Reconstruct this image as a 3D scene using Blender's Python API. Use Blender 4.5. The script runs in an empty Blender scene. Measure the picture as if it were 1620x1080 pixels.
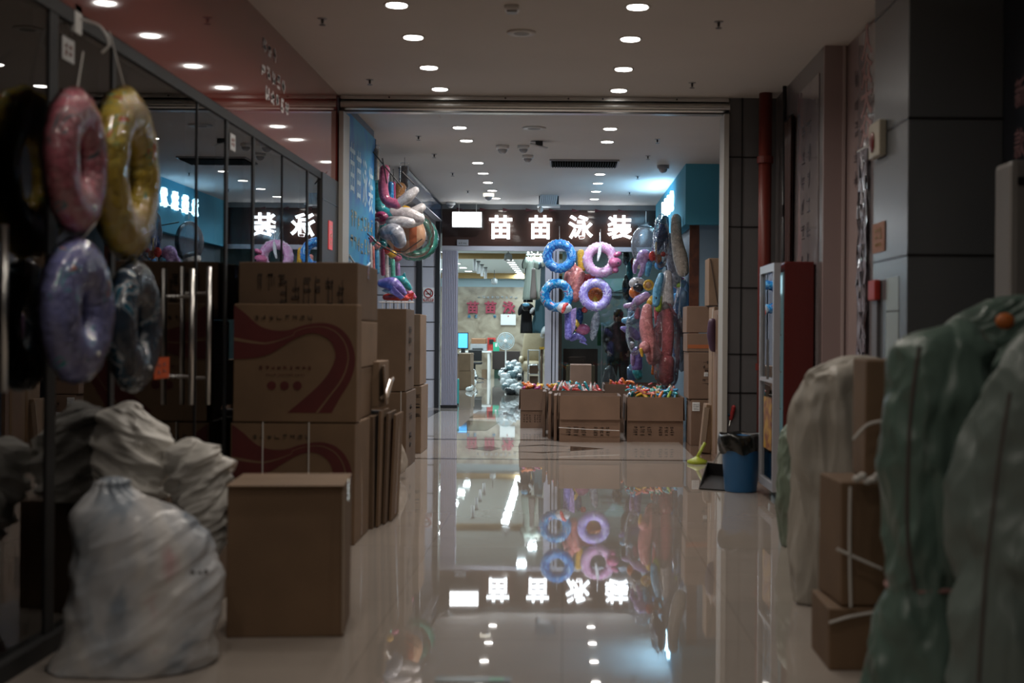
import bpy, bmesh, math, random
from mathutils import Vector, Matrix, noise
random.seed(11)
C = bpy.context.scene.collection
F, VX, VY, CH, ROLL = 2100.0, 893.0, 524.0, 1.30, math.radians(0.45)
CEIL = 3.42
# ---------------- camera, world, exposure, area lights ----------------
cam_d = bpy.data.cameras.new('camera'); cam = bpy.data.objects.new('camera', cam_d); C.objects.link(cam)
cam.matrix_world = Matrix.Translation((0, 0, CH)) @ Matrix.Rotation(math.pi/2, 4, 'X') @ Matrix.Rotation(ROLL, 4, 'Z')
cam_d.sensor_width = 36; cam_d.lens = F/1620*36
cam_d.shift_x = -(VX-810)/1620; cam_d.shift_y = -(540-VY)/1620
cam_d.clip_end = 200
cam_d.dof.use_dof = True; cam_d.dof.focus_distance = 21.0; cam_d.dof.aperture_fstop = 2.0
bpy.context.scene.camera = cam
w = bpy.data.worlds.new('world'); bpy.context.scene.world = w; w.use_nodes = True
w.node_tree.nodes['Background'].inputs[0].default_value = (.55, .6, .7, 1)
w.node_tree.nodes['Background'].inputs[1].default_value = .03
vs = bpy.context.scene.view_settings
vs.view_transform = 'Standard'; vs.look = 'None'; vs.gamma = 1; vs.use_curve_mapping = False
vs.exposure = 0.0
bpy.context.scene.cycles.max_bounces = 8
bpy.context.scene.cycles.transparent_max_bounces = 24
bpy.context.scene.cycles.sample_clamp_indirect = 3.0
bpy.context.scene.cycles.caustics_reflective = False
bpy.context.scene.cycles.caustics_refractive = False

def area(name, loc, size, power, color, rot=(0, 0, 0), shape='DISK', size_y=None, spread=180):
    l = bpy.data.lights.new(name, 'AREA'); l.shape = shape; l.size = size
    if size_y: l.size_y = size_y
    l.energy = power; l.color = color; l.spread = math.radians(spread)
    o = bpy.data.objects.new(name, l); C.objects.link(o); o.location = loc; o.rotation_euler = rot
    return o

def Wp(px, py, Y):
    """the world point that shows at pixel (px, py) when it stands at distance Y"""
    dx, dy = px-VX, py-VY
    a = ROLL
    u, v = dx*math.cos(a)+dy*math.sin(a), -dx*math.sin(a)+dy*math.cos(a)
    return Vector((u*Y/F, Y, CH-v*Y/F))
def X(px, Y, py=VY): return Wp(px, py, Y).x
def Z(py, Y, px=VX): return Wp(px, py, Y).z

WARM = (1.0, .91, .81); MIDW = (1.0, .92, .86); COOL = (.80, .89, 1.0)
LAMPS = []
for (xl, n0) in ((-1.11, 0), (.46, 1)):
    for Yl in (-2.6, -.6, 1.4, 3.3, 4.9, 6.5, 7.55, 8.65, 9.6, 10.7, 11.65, 13.85, 14.8, 16.75, 17.85, 18.95, 20.05, 21.2):  # lamps behind the camera continue the rows unseen, added as fill
        LAMPS.append((xl, Yl))
for i, (xl, Yl) in enumerate(LAMPS):
    col = WARM if Yl < 12 else (MIDW if Yl < 16 else COOL)
    pw = 9.0 if Yl < 2 else (4.5 if Yl < 8 else (6.5 if Yl < 12 else (17.0 if Yl < 16 else 21.0)))
    area('downlight_lamp', (xl, Yl, CEIL-.012), .13, pw, col, spread=150)
# light of the swimwear shop: its ceiling panels, then two added fill lamps
SHOP_PANELS = [(xl, y) for (xl, ys) in ((-1.28, [29.5+k*1.05 for k in range(9)]), (-2.65, [27.5, 29.0, 30.6, 32.4, 34.5, 36.5]), (-3.3, [29.8, 32.6, 35.4]), (-.6, [26.0, 31.0])) for y in ys]
for xl, y in SHOP_PANELS:
    area('shop_panel_and_fill_lamp', (xl, y, 2.92), .17, 24, (.74, .93, 1.0), shape='RECTANGLE', size_y=.29)
area('shop_panel_and_fill_lamp', (.9, 25.0, 2.93), .17, 22, (.74, .93, 1.0), shape='RECTANGLE', size_y=.29)  # added fill without a fitting, lights the inner wall behind the window
area('shop_panel_and_fill_lamp', (-.75, 24.2, 2.93), .17, 34, (.74, .93, 1.0), shape='RECTANGLE', size_y=.29)  # added fill without a fitting, brightens the hanging dresses
# blue shop sign on the right throws light on the ceiling
area('blue_sign_lamp', (1.40, 19.2, 3.02), .10, 17, (.30, .66, 1.0), rot=(0, math.radians(158), 0), shape='RECTANGLE', size_y=1.5)

# ---------------- helpers ----------------
MATS = {}
def nd(nt, t, **k):
    n = nt.nodes.new(t)
    for a, b in k.items(): setattr(n, a, b)
    return n
def mat(name, base=(.5, .5, .5), rough=.5, metal=0, coat=0, spec=.5, emis=None, estr=0, bump=None, var=None, pattern=None, sheen=0, alpha=1, trans=0, roughvar=None, sss=0):
    if name in MATS: return MATS[name]
    m = bpy.data.materials.new(name); m.use_nodes = True; nt = m.node_tree
    p = nt.nodes['Principled BSDF']
    p.inputs['Base Color'].default_value = (*base, 1); p.inputs['Roughness'].default_value = rough
    p.inputs['Metallic'].default_value = metal; p.inputs['Coat Weight'].default_value = coat; p.inputs['Coat Roughness'].default_value = .06
    p.inputs['Specular IOR Level'].default_value = spec; p.inputs['Transmission Weight'].default_value = trans
    p.inputs['Alpha'].default_value = alpha
    if sheen: p.inputs['Sheen Weight'].default_value = sheen
    if emis: p.inputs['Emission Color'].default_value = (*emis, 1); p.inputs['Emission Strength'].default_value = estr
    tc = nd(nt, 'ShaderNodeTexCoord')
    col = None
    if pattern:
        kind, scale, stops = pattern[:3]
        if kind == 'noise':
            t = nd(nt, 'ShaderNodeTexNoise'); t.inputs['Scale'].default_value = scale; t.inputs['Detail'].default_value = 3; t.inputs['Distortion'].default_value = 1.2; out = t.outputs['Fac']
        elif kind == 'voronoi':
            t = nd(nt, 'ShaderNodeTexVoronoi'); t.inputs['Scale'].default_value = scale; s = nd(nt, 'ShaderNodeSeparateColor'); nt.links.new(t.outputs['Color'], s.inputs[0]); out = s.outputs[0]
        else:
            t = nd(nt, 'ShaderNodeTexWave'); t.inputs['Scale'].default_value = scale; t.bands_direction = kind[-1].upper(); t.inputs['Distortion'].default_value = pattern[3] if len(pattern) > 3 else 0; out = t.outputs['Fac']
        nt.links.new(tc.outputs['Object'], t.inputs['Vector'])
        r = nd(nt, 'ShaderNodeValToRGB'); r.color_ramp.interpolation = 'CONSTANT' if kind != 'noise' or len(stops) > 3 else 'LINEAR'
        e = r.color_ramp.elements
        while len(e) < len(stops): e.new(.5)
        for i, (pos, c) in enumerate(stops): e[i].position = pos; e[i].color = (*c, 1)
        nt.links.new(out, r.inputs[0]); col = r.outputs[0]
    if var:
        t = nd(nt, 'ShaderNodeTexNoise'); t.inputs['Scale'].default_value = var[0]; t.inputs['Detail'].default_value = 6
        nt.links.new(tc.outputs['Object'], t.inputs['Vector'])
        mr = nd(nt, 'ShaderNodeMapRange'); mr.inputs['From Min'].default_value = .25; mr.inputs['From Max'].default_value = .75
        mr.inputs['To Min'].default_value = 1-var[1]; mr.inputs['To Max'].default_value = 1+var[1]*.6
        nt.links.new(t.outputs['Fac'], mr.inputs['Value'])
        mx = nd(nt, 'ShaderNodeMix', data_type='RGBA', blend_type='MULTIPLY'); mx.inputs['Factor'].default_value = 1
        if col: nt.links.new(col, mx.inputs['A'])
        else: mx.inputs['A'].default_value = (*base, 1)
        nt.links.new(mr.outputs[0], mx.inputs['B']); col = mx.outputs['Result']
    if col: nt.links.new(col, p.inputs['Base Color'])
    if bump:
        t = nd(nt, 'ShaderNodeTexNoise'); t.inputs['Scale'].default_value = bump[0]; t.inputs['Detail'].default_value = bump[3] if len(bump) > 3 else 4
        if len(bump) > 4:
            t.noise_type = 'RIDGED_MULTIFRACTAL'; t.inputs['Distortion'].default_value = .6; t.inputs['Roughness'].default_value = .35
        nt.links.new(tc.outputs['Object'], t.inputs['Vector'])
        b = nd(nt, 'ShaderNodeBump'); b.inputs['Strength'].default_value = bump[1]; b.inputs['Distance'].default_value = bump[2]
        nt.links.new(t.outputs['Fac'], b.inputs['Height']); nt.links.new(b.outputs[0], p.inputs['Normal'])
        if coat: nt.links.new(b.outputs[0], p.inputs['Coat Normal'])
    if roughvar:
        t = nd(nt, 'ShaderNodeTexNoise'); t.inputs['Scale'].default_value = roughvar[0]; t.inputs['Detail'].default_value = 4
        nt.links.new(tc.outputs['Object'], t.inputs['Vector'])
        mr = nd(nt, 'ShaderNodeMapRange'); mr.inputs['To Min'].default_value = roughvar[1]; mr.inputs['To Max'].default_value = roughvar[2]
        nt.links.new(t.outputs['Fac'], mr.inputs['Value']); nt.links.new(mr.outputs[0], p.inputs['Roughness'])
    MATS[name] = m
    return m
def film(name, tint=(1, 1, 1), ior=1.5, rough=.05, bump=None, body=0.0, bodycol=(.8, .8, .8), haze=0.0):
    """thin clear sheet: passes light, mirrors by angle; body = how much milky plastic"""
    m = bpy.data.materials.new(name); m.use_nodes = True; nt = m.node_tree; nt.nodes.clear()
    out = nd(nt, 'ShaderNodeOutputMaterial'); tr = nd(nt, 'ShaderNodeBsdfTransparent'); tr.inputs[0].default_value = (*tint, 1)
    gl = nd(nt, 'ShaderNodeBsdfGlossy'); gl.inputs['Roughness'].default_value = rough; gl.inputs[0].default_value = (1, 1, 1, 1)
    fr = nd(nt, 'ShaderNodeFresnel'); fr.inputs[0].default_value = ior
    mx = nd(nt, 'ShaderNodeMixShader'); first = tr.outputs[0]
    if body:
        df = nd(nt, 'ShaderNodeBsdfDiffuse'); df.inputs[0].default_value = (*bodycol, 1); m2 = nd(nt, 'ShaderNodeMixShader'); m2.inputs[0].default_value = body
        nt.links.new(tr.outputs[0], m2.inputs[1]); nt.links.new(df.outputs[0], m2.inputs[2]); first = m2.outputs[0]
    nt.links.new(fr.outputs[0], mx.inputs[0]); nt.links.new(first, mx.inputs[1]); nt.links.new(gl.outputs[0], mx.inputs[2]); nt.links.new(mx.outputs[0], out.inputs[0])
    if bump:
        tc = nd(nt, 'ShaderNodeTexCoord'); t = nd(nt, 'ShaderNodeTexNoise'); t.inputs['Scale'].default_value = bump[0]; t.inputs['Detail'].default_value = 3
        nt.links.new(tc.outputs['Object'], t.inputs['Vector']); b = nd(nt, 'ShaderNodeBump'); b.inputs['Strength'].default_value = bump[1]; b.inputs['Distance'].default_value = bump[2]
        nt.links.new(t.outputs['Fac'], b.inputs['Height']); nt.links.new(b.outputs[0], gl.inputs['Normal']); nt.links.new(b.outputs[0], fr.inputs['Normal'])
    MATS[name] = m
    return m

ROOTM = {}
def tag(o, label=None, cat=None, group=None, kind=None):
    if label: o['label'] = label
    if cat: o['category'] = cat
    if group: o['group'] = group
    if kind: o['kind'] = kind
    return o
def thing(name, label, cat, loc=(0, 0, 0), rotz=0, group=None):
    o = bpy.data.objects.new(name, None); C.objects.link(o); o.location = loc; o.rotation_euler = (0, 0, rotz); o.empty_display_size = .05
    ROOTM[o] = Matrix.Translation(loc) @ Matrix.Rotation(rotz, 4, 'Z')
    return tag(o, label, cat, group)
class MB:
    def __init__(s): s.v = []; s.f = []
    def add(s, vs_, fs_):
        n = len(s.v); s.v += [Vector(v) for v in vs_]; s.f += [tuple(i+n for i in f) for f in fs_]; return s
    def box(s, x0, x1, y0, y1, z0, z1, m=None):
        vs_ = [Vector((x, y, z)) for z in (z0, z1) for y in (y0, y1) for x in (x0, x1)]
        if m: vs_ = [m @ v for v in vs_]
        return s.add(vs_, [(0, 2, 3, 1), (4, 5, 7, 6), (0, 1, 5, 4), (2, 6, 7, 3), (0, 4, 6, 2), (1, 3, 7, 5)])
    def cbox(s, c, size, rot=None):
        m = Matrix.Translation(c) @ (rot or Matrix.Identity(4)); a, b, d = [q/2 for q in size]
        return s.box(-a, a, -b, b, -d, d, m)
    def tube(s, pts, r, seg=10, caps=True, flat=1.0):
        pts = [Vector(p) for p in pts]; n = len(pts)
        rs = r if isinstance(r, (list, tuple)) else [r]*n
        vs_ = []; prev = None
        for i, p in enumerate(pts):
            t = (pts[min(i+1, n-1)]-pts[max(i-1, 0)])
            if t.length < 1e-9: t = Vector((0, 0, 1))
            t.normalize()
            if prev is None:
                ref = Vector((0, 1, 0)) if abs(t.y) < .9 else Vector((1, 0, 0))
                u = t.cross(ref).normalized()
            else: u = (prev-t*prev.dot(t)).normalized()
            prev = u; w_ = t.cross(u)
            for k in range(seg):
                a = 2*math.pi*k/seg; vs_.append(p+u*math.cos(a)*rs[i]+w_*math.sin(a)*rs[i]*flat)
        fs_ = [(i*seg+k, i*seg+(k+1) % seg, (i+1)*seg+(k+1) % seg, (i+1)*seg+k) for i in range(n-1) for k in range(seg)]
        if caps: fs_ += [tuple(range(seg))[::-1], tuple((n-1)*seg+k for k in range(seg))]
        return s.add(vs_, fs_)
    def capsule(s, pts, r, seg=14):
        """tube with rounded ends and smoothed path"""
        pts = smooth_path([Vector(p) for p in pts]); n = len(pts)
        rs = [r]*n if not isinstance(r, (list, tuple)) else [lerpl(r, i/(n-1)) for i in range(n)]
        a0 = (pts[0]-pts[1]).normalized(); a1 = (pts[-1]-pts[-2]).normalized()
        P_, R_ = [], []
        for q in (1.0, .92, .7, .38): P_.append(pts[0]+a0*rs[0]*q); R_.append(rs[0]*math.sqrt(max(0, 1-q*q))+1e-4)
        P_ += pts; R_ += rs
        for q in (.38, .7, .92, 1.0): P_.append(pts[-1]+a1*rs[-1]*q); R_.append(rs[-1]*math.sqrt(max(0, 1-q*q))+1e-4)
        return s.tube(P_, R_, seg)
    def torus(s, m, R, r, nu=56, nv=20, rip=.0, flat=1.0, arc=1.0):
        vs_ = []
        for i in range(nu):
            a = 2*math.pi*i/nu
            for k in range(nv):
                b = 2*math.pi*k/nv
                # puckers along the inner and outer welded seams
                pk = rip*math.sin(a*26+math.sin(a*5)*2)*(abs(math.cos(b))**3)
                rr = r*(1+pk); x = (R+rr*math.cos(b))
                vs_.append(m @ Vector((x*math.cos(a), x*math.sin(a), rr*math.sin(b)*flat)))
        fs_ = [(i*nv+k, ((i+1) % nu)*nv+k, ((i+1) % nu)*nv+(k+1) % nv, i*nv+(k+1) % nv) for i in range(nu) for k in range(nv)]
        return s.add(vs_, fs_)
    def ell(s, c, r, rot=None, nu=20, nv=12, disp=None, sq=1.0):
        m = Matrix.Translation(c) @ (rot or Matrix.Identity(4)); r = (r, r, r) if not isinstance(r, (tuple, list, Vector)) else r
        vs_ = []
        pw = lambda q: math.copysign(abs(q)**sq, q)
        for j in range(nv+1):
            ph = math.pi*j/nv
            for i in range(nu):
                th = 2*math.pi*i/nu
                v = Vector((pw(math.sin(ph))*pw(math.cos(th))*r[0], pw(math.sin(ph))*pw(math.sin(th))*r[1], pw(math.cos(ph))*r[2]))
                if disp: v = v*(1+disp(v))
                vs_.append(m @ v)
        fs_ = [(j*nu+i, (j+1)*nu+i, (j+1)*nu+(i+1) % nu, j*nu+(i+1) % nu) for j in range(nv) for i in range(nu)]
        return s.add(vs_, fs_)
    def loft(s, rings, caps=True):
        seg = len(rings[0]); vs_ = [p for r in rings for p in r]
        fs_ = [(i*seg+k, i*seg+(k+1) % seg, (i+1)*seg+(k+1) % seg, (i+1)*seg+k) for i in range(len(rings)-1) for k in range(seg)]
        if caps: fs_ += [tuple(range(seg))[::-1], tuple((len(rings)-1)*seg+k for k in range(seg))]
        return s.add(vs_, fs_)
    def lathe(s, c, prof, seg=28, m=None):
        rings = [[Vector((r*math.cos(2*math.pi*k/seg), r*math.sin(2*math.pi*k/seg), z)) for k in range(seg)] for (r, z) in prof]
        mm = Matrix.Translation(c) @ (m or Matrix.Identity(4))
        return s.loft([[mm @ p for p in r] for r in rings])
    def prism(s, poly, n, d):
        """poly: 3-D outline points, pushed along n by d"""
        n = Vector(n).normalized()*d; k = len(poly); a = [Vector(p) for p in poly]; b = [p+n for p in a]
        return s.add(a+b, [tuple(range(k))[::-1], tuple(range(k, 2*k))]+[(i, (i+1) % k, k+(i+1) % k, k+i) for i in range(k)])
    def strip(s, A, B, n, d=.0006):
        """ribbon between two outlines"""
        nn = Vector(n).normalized()*d
        k = len(A); vs_ = [Vector(p)+nn for p in A]+[Vector(p)+nn for p in B]+[Vector(p) for p in A]+[Vector(p) for p in B]
        fs_ = [(i, i+1, k+i+1, k+i) for i in range(k-1)]+[(2*k+i, 3*k+i, 3*k+i+1, 2*k+i+1) for i in range(k-1)]
        fs_ += [(i, 2*k+i, 2*k+i+1, i+1) for i in range(k-1)]+[(k+i, k+i+1, 3*k+i+1, 3*k+i) for i in range(k-1)]
        return s.add(vs_, fs_)
    def mesh(s, me, m):
        return s.add([m @ v.co for v in me.vertices], [tuple(p.vertices) for p in me.polygons])
    def build(s, name, material, parent=None, smooth=False, bevel=0, loc=None, sub=0, segs=2):
        """verts are world coordinates; the origin becomes the parent's, or loc"""
        me = bpy.data.meshes.new(name)
        if parent is not None: inv = ROOTM[parent].inverted()
        elif loc is not None: inv = Matrix.Translation(loc).inverted()
        else: inv = Matrix.Identity(4)
        me.from_pydata([tuple(inv @ v) for v in s.v], [], s.f)
        bm = bmesh.new(); bm.from_mesh(me); bmesh.ops.recalc_face_normals(bm, faces=bm.faces)
        if bevel:
            bmesh.ops.bevel(bm, geom=[e for e in bm.edges if e.calc_face_angle(0) > .6], offset=bevel, segments=segs, profile=.6, affect='EDGES')
        bm.to_mesh(me); bm.free()
        if smooth:
            me.polygons.foreach_set('use_smooth', [True]*len(me.polygons))
        me.materials.append(material)
        o = bpy.data.objects.new(name, me); C.objects.link(o)
        if sub:
            md = o.modifiers.new('sub', 'SUBSURF'); md.levels = sub; md.render_levels = sub
        if parent is not None: o.parent = parent; ROOTM[o] = ROOTM[parent]
        else:
            if loc is not None: o.location = loc
            ROOTM[o] = Matrix.Translation(loc) if loc is not None else Matrix.Identity(4)
        return o
def lerpl(l, t):
    q = t*(len(l)-1); i = min(int(q), len(l)-2); return l[i]+(l[i+1]-l[i])*(q-i)
def smooth_path(p, k=5):
    if len(p) < 3: return [p[0].lerp(p[1], i/3) for i in range(4)]
    out = []
    for i in range(len(p)-1):
        a = p[max(i-1, 0)]; b = p[i]; c = p[i+1]; d = p[min(i+2, len(p)-1)]
        for j in range(k):
            t = j/k; out.append(.5*((2*b)+(c-a)*t+(2*a-5*b+4*c-d)*t*t+(3*b-a-3*c+d)*t**3))
    out.append(p[-1]); return out
def copy_tree(o, dx=(0, 0, 0), label=None, group=None, rotz=None, scale=None, material=None):
    c = o.copy(); C.objects.link(c); c.location = Vector(o.location)+Vector(dx)
    if label: c['label'] = label
    if group: c['group'] = group
    if rotz is not None: c.rotation_euler[2] = rotz
    if scale: c.scale = scale
    for ch in list(o.children):
        d = ch.copy(); C.objects.link(d); d.parent = c
        for g in list(ch.children):
            e = g.copy(); C.objects.link(e); e.parent = d
    return c
def text_mesh(s, size, extrude=.01, bold=0.0, align='CENTER'):
    cu = bpy.data.curves.new('t', 'FONT'); cu.body = s; cu.size = size; cu.extrude = extrude; cu.offset = bold
    cu.align_x = align; cu.align_y = 'CENTER'; cu.resolution_u = 3
    o = bpy.data.objects.new('t', cu); C.objects.link(o)
    bpy.context.view_layer.update()
    me = bpy.data.meshes.new_from_object(o.evaluated_get(bpy.context.evaluated_depsgraph_get()))
    bpy.data.objects.remove(o); return me
FRONT = Matrix.Rotation(math.pi/2, 4, 'X')            # text that faces the camera side (-Y)
FACE_R = Matrix.Rotation(math.pi/2, 4, 'Z') @ FRONT    # on a left wall, faces +X
FACE_L = Matrix.Rotation(-math.pi/2, 4, 'Z') @ FRONT   # on a right wall, faces -X
def struct(name, mb, m, **k):
    o = mb.build(name, m, **k)
    if k.get('parent') is None: o['kind'] = 'structure'
    return o

def smoothstep(a, b, t):
    t = max(0, min(1, (t-a)/(b-a))); return t*t*(3-2*t)
def sack_mb(prof, Y, depth, folds=.03, fscale=6, seg=150, nring=120, seed=0, sq=.85, base_flat=True, lean=0.0, skew=0.0, vert=0.35, top=None, crumple=0.0, pleats=0, diag=0.0):
    """soft bag: prof = (py, px_left, px_right) rows from bottom up seen at distance Y; depth = half thickness per half width"""
    rows = []
    for (py, l, r) in prof:
        a, b = Wp(l, py, Y), Wp(r, py, Y)
        rows.append(((a.z+b.z)/2, (a.x+b.x)/2, (b.x-a.x)/2))
    rows.sort()
    z0 = rows[0][0]; zs = [q[0] for q in rows]
    def at(t):
        q = t*(len(rows)-1); i = min(int(q), len(rows)-2); f = q-i
        g = lambda k, j: rows[max(0, min(len(rows)-1, j))][k]
        out = []
        for k in range(3):
            a, b, c, d = g(k, i-1), g(k, i), g(k, i+1), g(k, i+2)
            out.append(.5*((2*b)+(c-a)*f+(2*a-5*b+4*c-d)*f*f+(3*b-a-3*c+d)*f**3))
        return out
    rings = []; wmax = max(q[2] for q in rows)
    for j in range(nring+1):
        t = j/nring; z, cx, hw = at(t); hw = max(hw, .004)
        dy = depth*wmax*(hw/wmax)**.75
        ring = []
        for k in range(seg):
            a = 2*math.pi*k/seg
            c_, s_ = math.copysign(abs(math.cos(a))**sq, math.cos(a)), math.copysign(abs(math.sin(a))**sq, math.sin(a))
            p = Vector((cx+hw*c_, Y+dy*s_+lean*(z-z0), z+skew*c_*hw))
            if diag: q = Vector(((p.x+p.z*diag)*fscale*.45+seed, p.y*fscale*.6+seed*.7, (p.z-p.x*diag)*fscale*1.5))
            else: q = Vector((p.x*fscale+seed, p.y*fscale+seed*.7, p.z*fscale*vert))
            n1 = 1-2*abs(noise.noise(q)); n2 = 1-2*abs(noise.noise(q*2.1+Vector((9, 4, 2)))); n3 = 1-2*abs(noise.noise(q*4.3+Vector((3, 1, 7))))
            d = folds*(n1*.65+n2*.35+n3*.14-.35)*min(1, hw/.08)
            if crumple:
                vq = q*.9+Vector((seed, 0, 0)); v0 = noise.voronoi(vq)[0]
                d += crumple*(min(v0[1]-v0[0], .5)-.22)*min(1, hw/.08)
            if pleats: d += .006*math.sin(a*pleats+5*noise.noise(Vector((t*3, seed, 0))))*smoothstep(.55, .95, t)*min(1, hw/.05)
            dirv = Vector((c_*hw, s_*dy, 0)); dirv.normalize() if dirv.length else None
            ring.append(p+dirv*d)
        rings.append(ring)
    # close top and bottom softly
    def shrink(r, f, dz):
        c = sum(r, Vector())/len(r); return [c+(p-c)*f+Vector((0, 0, dz)) for p in r]
    bot = [shrink(rings[0], .55, -.003), shrink(rings[0], .85, -.003)]
    tp = [shrink(rings[-1], .7, .012), shrink(rings[-1], .3, .02)]
    mb = MB(); mb.loft(bot+rings+tp)
    if base_flat:
        for v in mb.v: v.z = max(v.z, .004)
    return mb
# ---------------- materials ----------------
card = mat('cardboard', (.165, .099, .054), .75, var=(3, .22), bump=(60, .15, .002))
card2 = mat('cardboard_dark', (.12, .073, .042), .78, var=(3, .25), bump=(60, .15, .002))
card3 = mat('cardboard_pale', (.22, .142, .086), .75, var=(4, .2), bump=(60, .15, .002))
tape_m = mat('brown_tape', (.21, .13, .072), .25, spec=.6)
clear_tape = mat('clear_tape', (.32, .25, .19), .12, coat=.6)
ink = mat('dark_print', (.045, .028, .018), .8)
redink = mat('red_print', (.085, .010, .009), .7, var=(6, .2))
steel = mat('stainless', (.68, .67, .65), .28, metal=1, bump=(3, .12, .01))
alu = mat('aluminium', (.55, .55, .60), .4, metal=.6)
dark_alu = mat('dark_aluminium', (.035, .037, .04), .35, metal=.4)
black = mat('black_plastic', (.012, .012, .013), .35)
white_p = mat('white_plastic', (.75, .75, .73), .35)
grey_p = mat('grey_plastic', (.3, .3, .31), .4)
glow = mat('letter_glow', (.9, .95, 1), .5, emis=(.86, .95, 1.0), estr=5)
lampglow = mat('lamp_glow', (1, 1, 1), .5, emis=(1, .96, .9), estr=14)
glass = film('shop_glass', tint=(.60, .63, .64), ior=1.75, rough=.0)
clearglass = film('window_glass', tint=(.80, .84, .84), ior=1.5, rough=.0)
wrap = film('clear_wrap', tint=(.97, .975, .975), ior=1.27, rough=.05, bump=(30, .9, .014), body=.015)
wrap_milky = film('milky_wrap', tint=(.8, .82, .83), ior=1.6, rough=.1, bump=(18, 1.0, .03), body=.4, bodycol=(.6, .62, .63))
cord_m = mat('white_cord', (.55, .53, .50), .7)
blackcord = mat('black_cord', (.015, .015, .015), .6)

# ---------------- floor ----------------
def floor_mat():
    m = mat('polished_tile', (.36, .32, .29), .022, coat=0, spec=.62)
    nt = m.node_tree; p = nt.nodes['Principled BSDF']
    tc = nd(nt, 'ShaderNodeTexCoord')
    br = nd(nt, 'ShaderNodeTexBrick'); br.offset = 0; br.inputs['Scale'].default_value = 1.0
    br.inputs['Brick Width'].default_value = .8; br.inputs['Row Height'].default_value = .8; br.inputs['Mortar Size'].default_value = .0025
    br.inputs['Color1'].default_value = (.37, .325, .285, 1); br.inputs['Color2'].default_value = (.35, .31, .275, 1); br.inputs['Mortar'].default_value = (.27, .235, .205, 1)
    nt.links.new(tc.outputs['Object'], br.inputs['Vector'])
    n = nd(nt, 'ShaderNodeTexNoise'); n.inputs['Scale'].default_value = 1.7; n.inputs['Detail'].default_value = 7
    nt.links.new(tc.outputs['Object'], n.inputs['Vector'])
    mr = nd(nt, 'ShaderNodeMapRange'); mr.inputs['To Min'].default_value = .85; mr.inputs['To Max'].default_value = 1.1; nt.links.new(n.outputs[0], mr.inputs[0])
    mx = nd(nt, 'ShaderNodeMix', data_type='RGBA', blend_type='MULTIPLY'); mx.inputs['Factor'].default_value = 1
    nt.links.new(br.outputs['Color'], mx.inputs['A']); nt.links.new(mr.outputs[0], mx.inputs['B']); nt.links.new(mx.outputs['Result'], p.inputs['Base Color'])
    # gently uneven polish
    n2 = nd(nt, 'ShaderNodeTexNoise'); n2.inputs['Scale'].default_value = 1.1; n2.inputs['Detail'].default_value = 2
    nt.links.new(tc.outputs['Object'], n2.inputs['Vector'])
    b = nd(nt, 'ShaderNodeBump'); b.inputs['Strength'].default_value = .12; b.inputs['Distance'].default_value = .0025
    nt.links.new(n2.outputs[0], b.inputs['Height']); nt.links.new(b.outputs[0], p.inputs['Normal'])
    return m
FM = floor_mat()
struct('floor', MB().box(-7, 4.2, -4, 39.2, -.1, 0), FM)
inlay = mat('dark_inlay_tile', (.035, .026, .022), .05, spec=.6)
border = mat('brown_border_tile', (.13, .085, .06), .05, spec=.6)
def flat(name, poly, m, z=.0015):
    mb = MB(); mb.prism([(x, y, 0) for x, y in poly], (0, 0, 1), z); o = mb.build(name, m); o['kind'] = 'structure'; return o
def gp(px, py):
    """floor point under a pixel"""
    a = ROLL; dx, dy = px-VX, py-VY
    u, v = dx*math.cos(a)+dy*math.sin(a), -dx*math.sin(a)+dy*math.cos(a)
    return (u*CH/v, F*CH/v)
n_trim = 0
for poly, m in (
    ([(-2.04, 13.42), (1.36, 13.42), (1.36, 13.50), (-2.04, 13.50)], inlay),
    ([(-2.04, 15.80), (1.36, 15.80), (1.36, 15.92), (-2.04, 15.92)], inlay),
    ([(1.36, 13.42), (1.95, 13.42), (1.95, 22.1), (1.36, 22.1)], border),
    ([gp(902, 705.5), gp(902, 713.5), gp(955, 709.5)], inlay),
    ([gp(740, 709), gp(775, 705.5), gp(792, 709), gp(775, 713.5)], inlay),
    ([gp(812, 706), gp(858, 703.3), gp(900, 706), gp(858, 704.6)], inlay),
    ([gp(812, 714), gp(858, 716.6), gp(900, 714), gp(858, 715)], inlay),
    ([gp(722, 681), gp(740, 665), gp(792, 667), gp(770, 681)], inlay),
    ([gp(742, 661), gp(757, 650), gp(795, 650), gp(790, 660)], inlay),
    ([gp(668, 650), gp(697, 648), gp(697, 650), gp(664, 668)], inlay)):
    n_trim += 1; flat('trim_%d' % n_trim, poly, m)
pl = thing('floor_plate', 'dark green plate set into the tiles at the near end of the aisle', 'floor plate', (-.33, 4.94, 0))
MB().box(-.47, -.19, 4.90, 4.98, 0.0, .004).build('plate', mat('dark_green_plate', (.012, .03, .022), .3), pl)
MB().box(-.27, -.215, 4.915, 4.965, .004, .0048).build('arrow_mark', mat('green_mark', (.06, .25, .12), .4), pl)

# ---------------- ceiling and walls ----------------
ceil_m = mat('ceiling_paint', (.62, .58, .54), .7, var=(.8, .06))
struct('ceiling', MB().box(-7, 4.2, -4, 22.3, CEIL, CEIL+.1), ceil_m)
dk = mat('dark_wall', (.05, .05, .052), .5, var=(2, .2))
struct('wall_back', MB().box(-7, 4.2, -4.1, -4, 0, CEIL), mat('grey_wall', (.22, .21, .20), .6))
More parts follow.
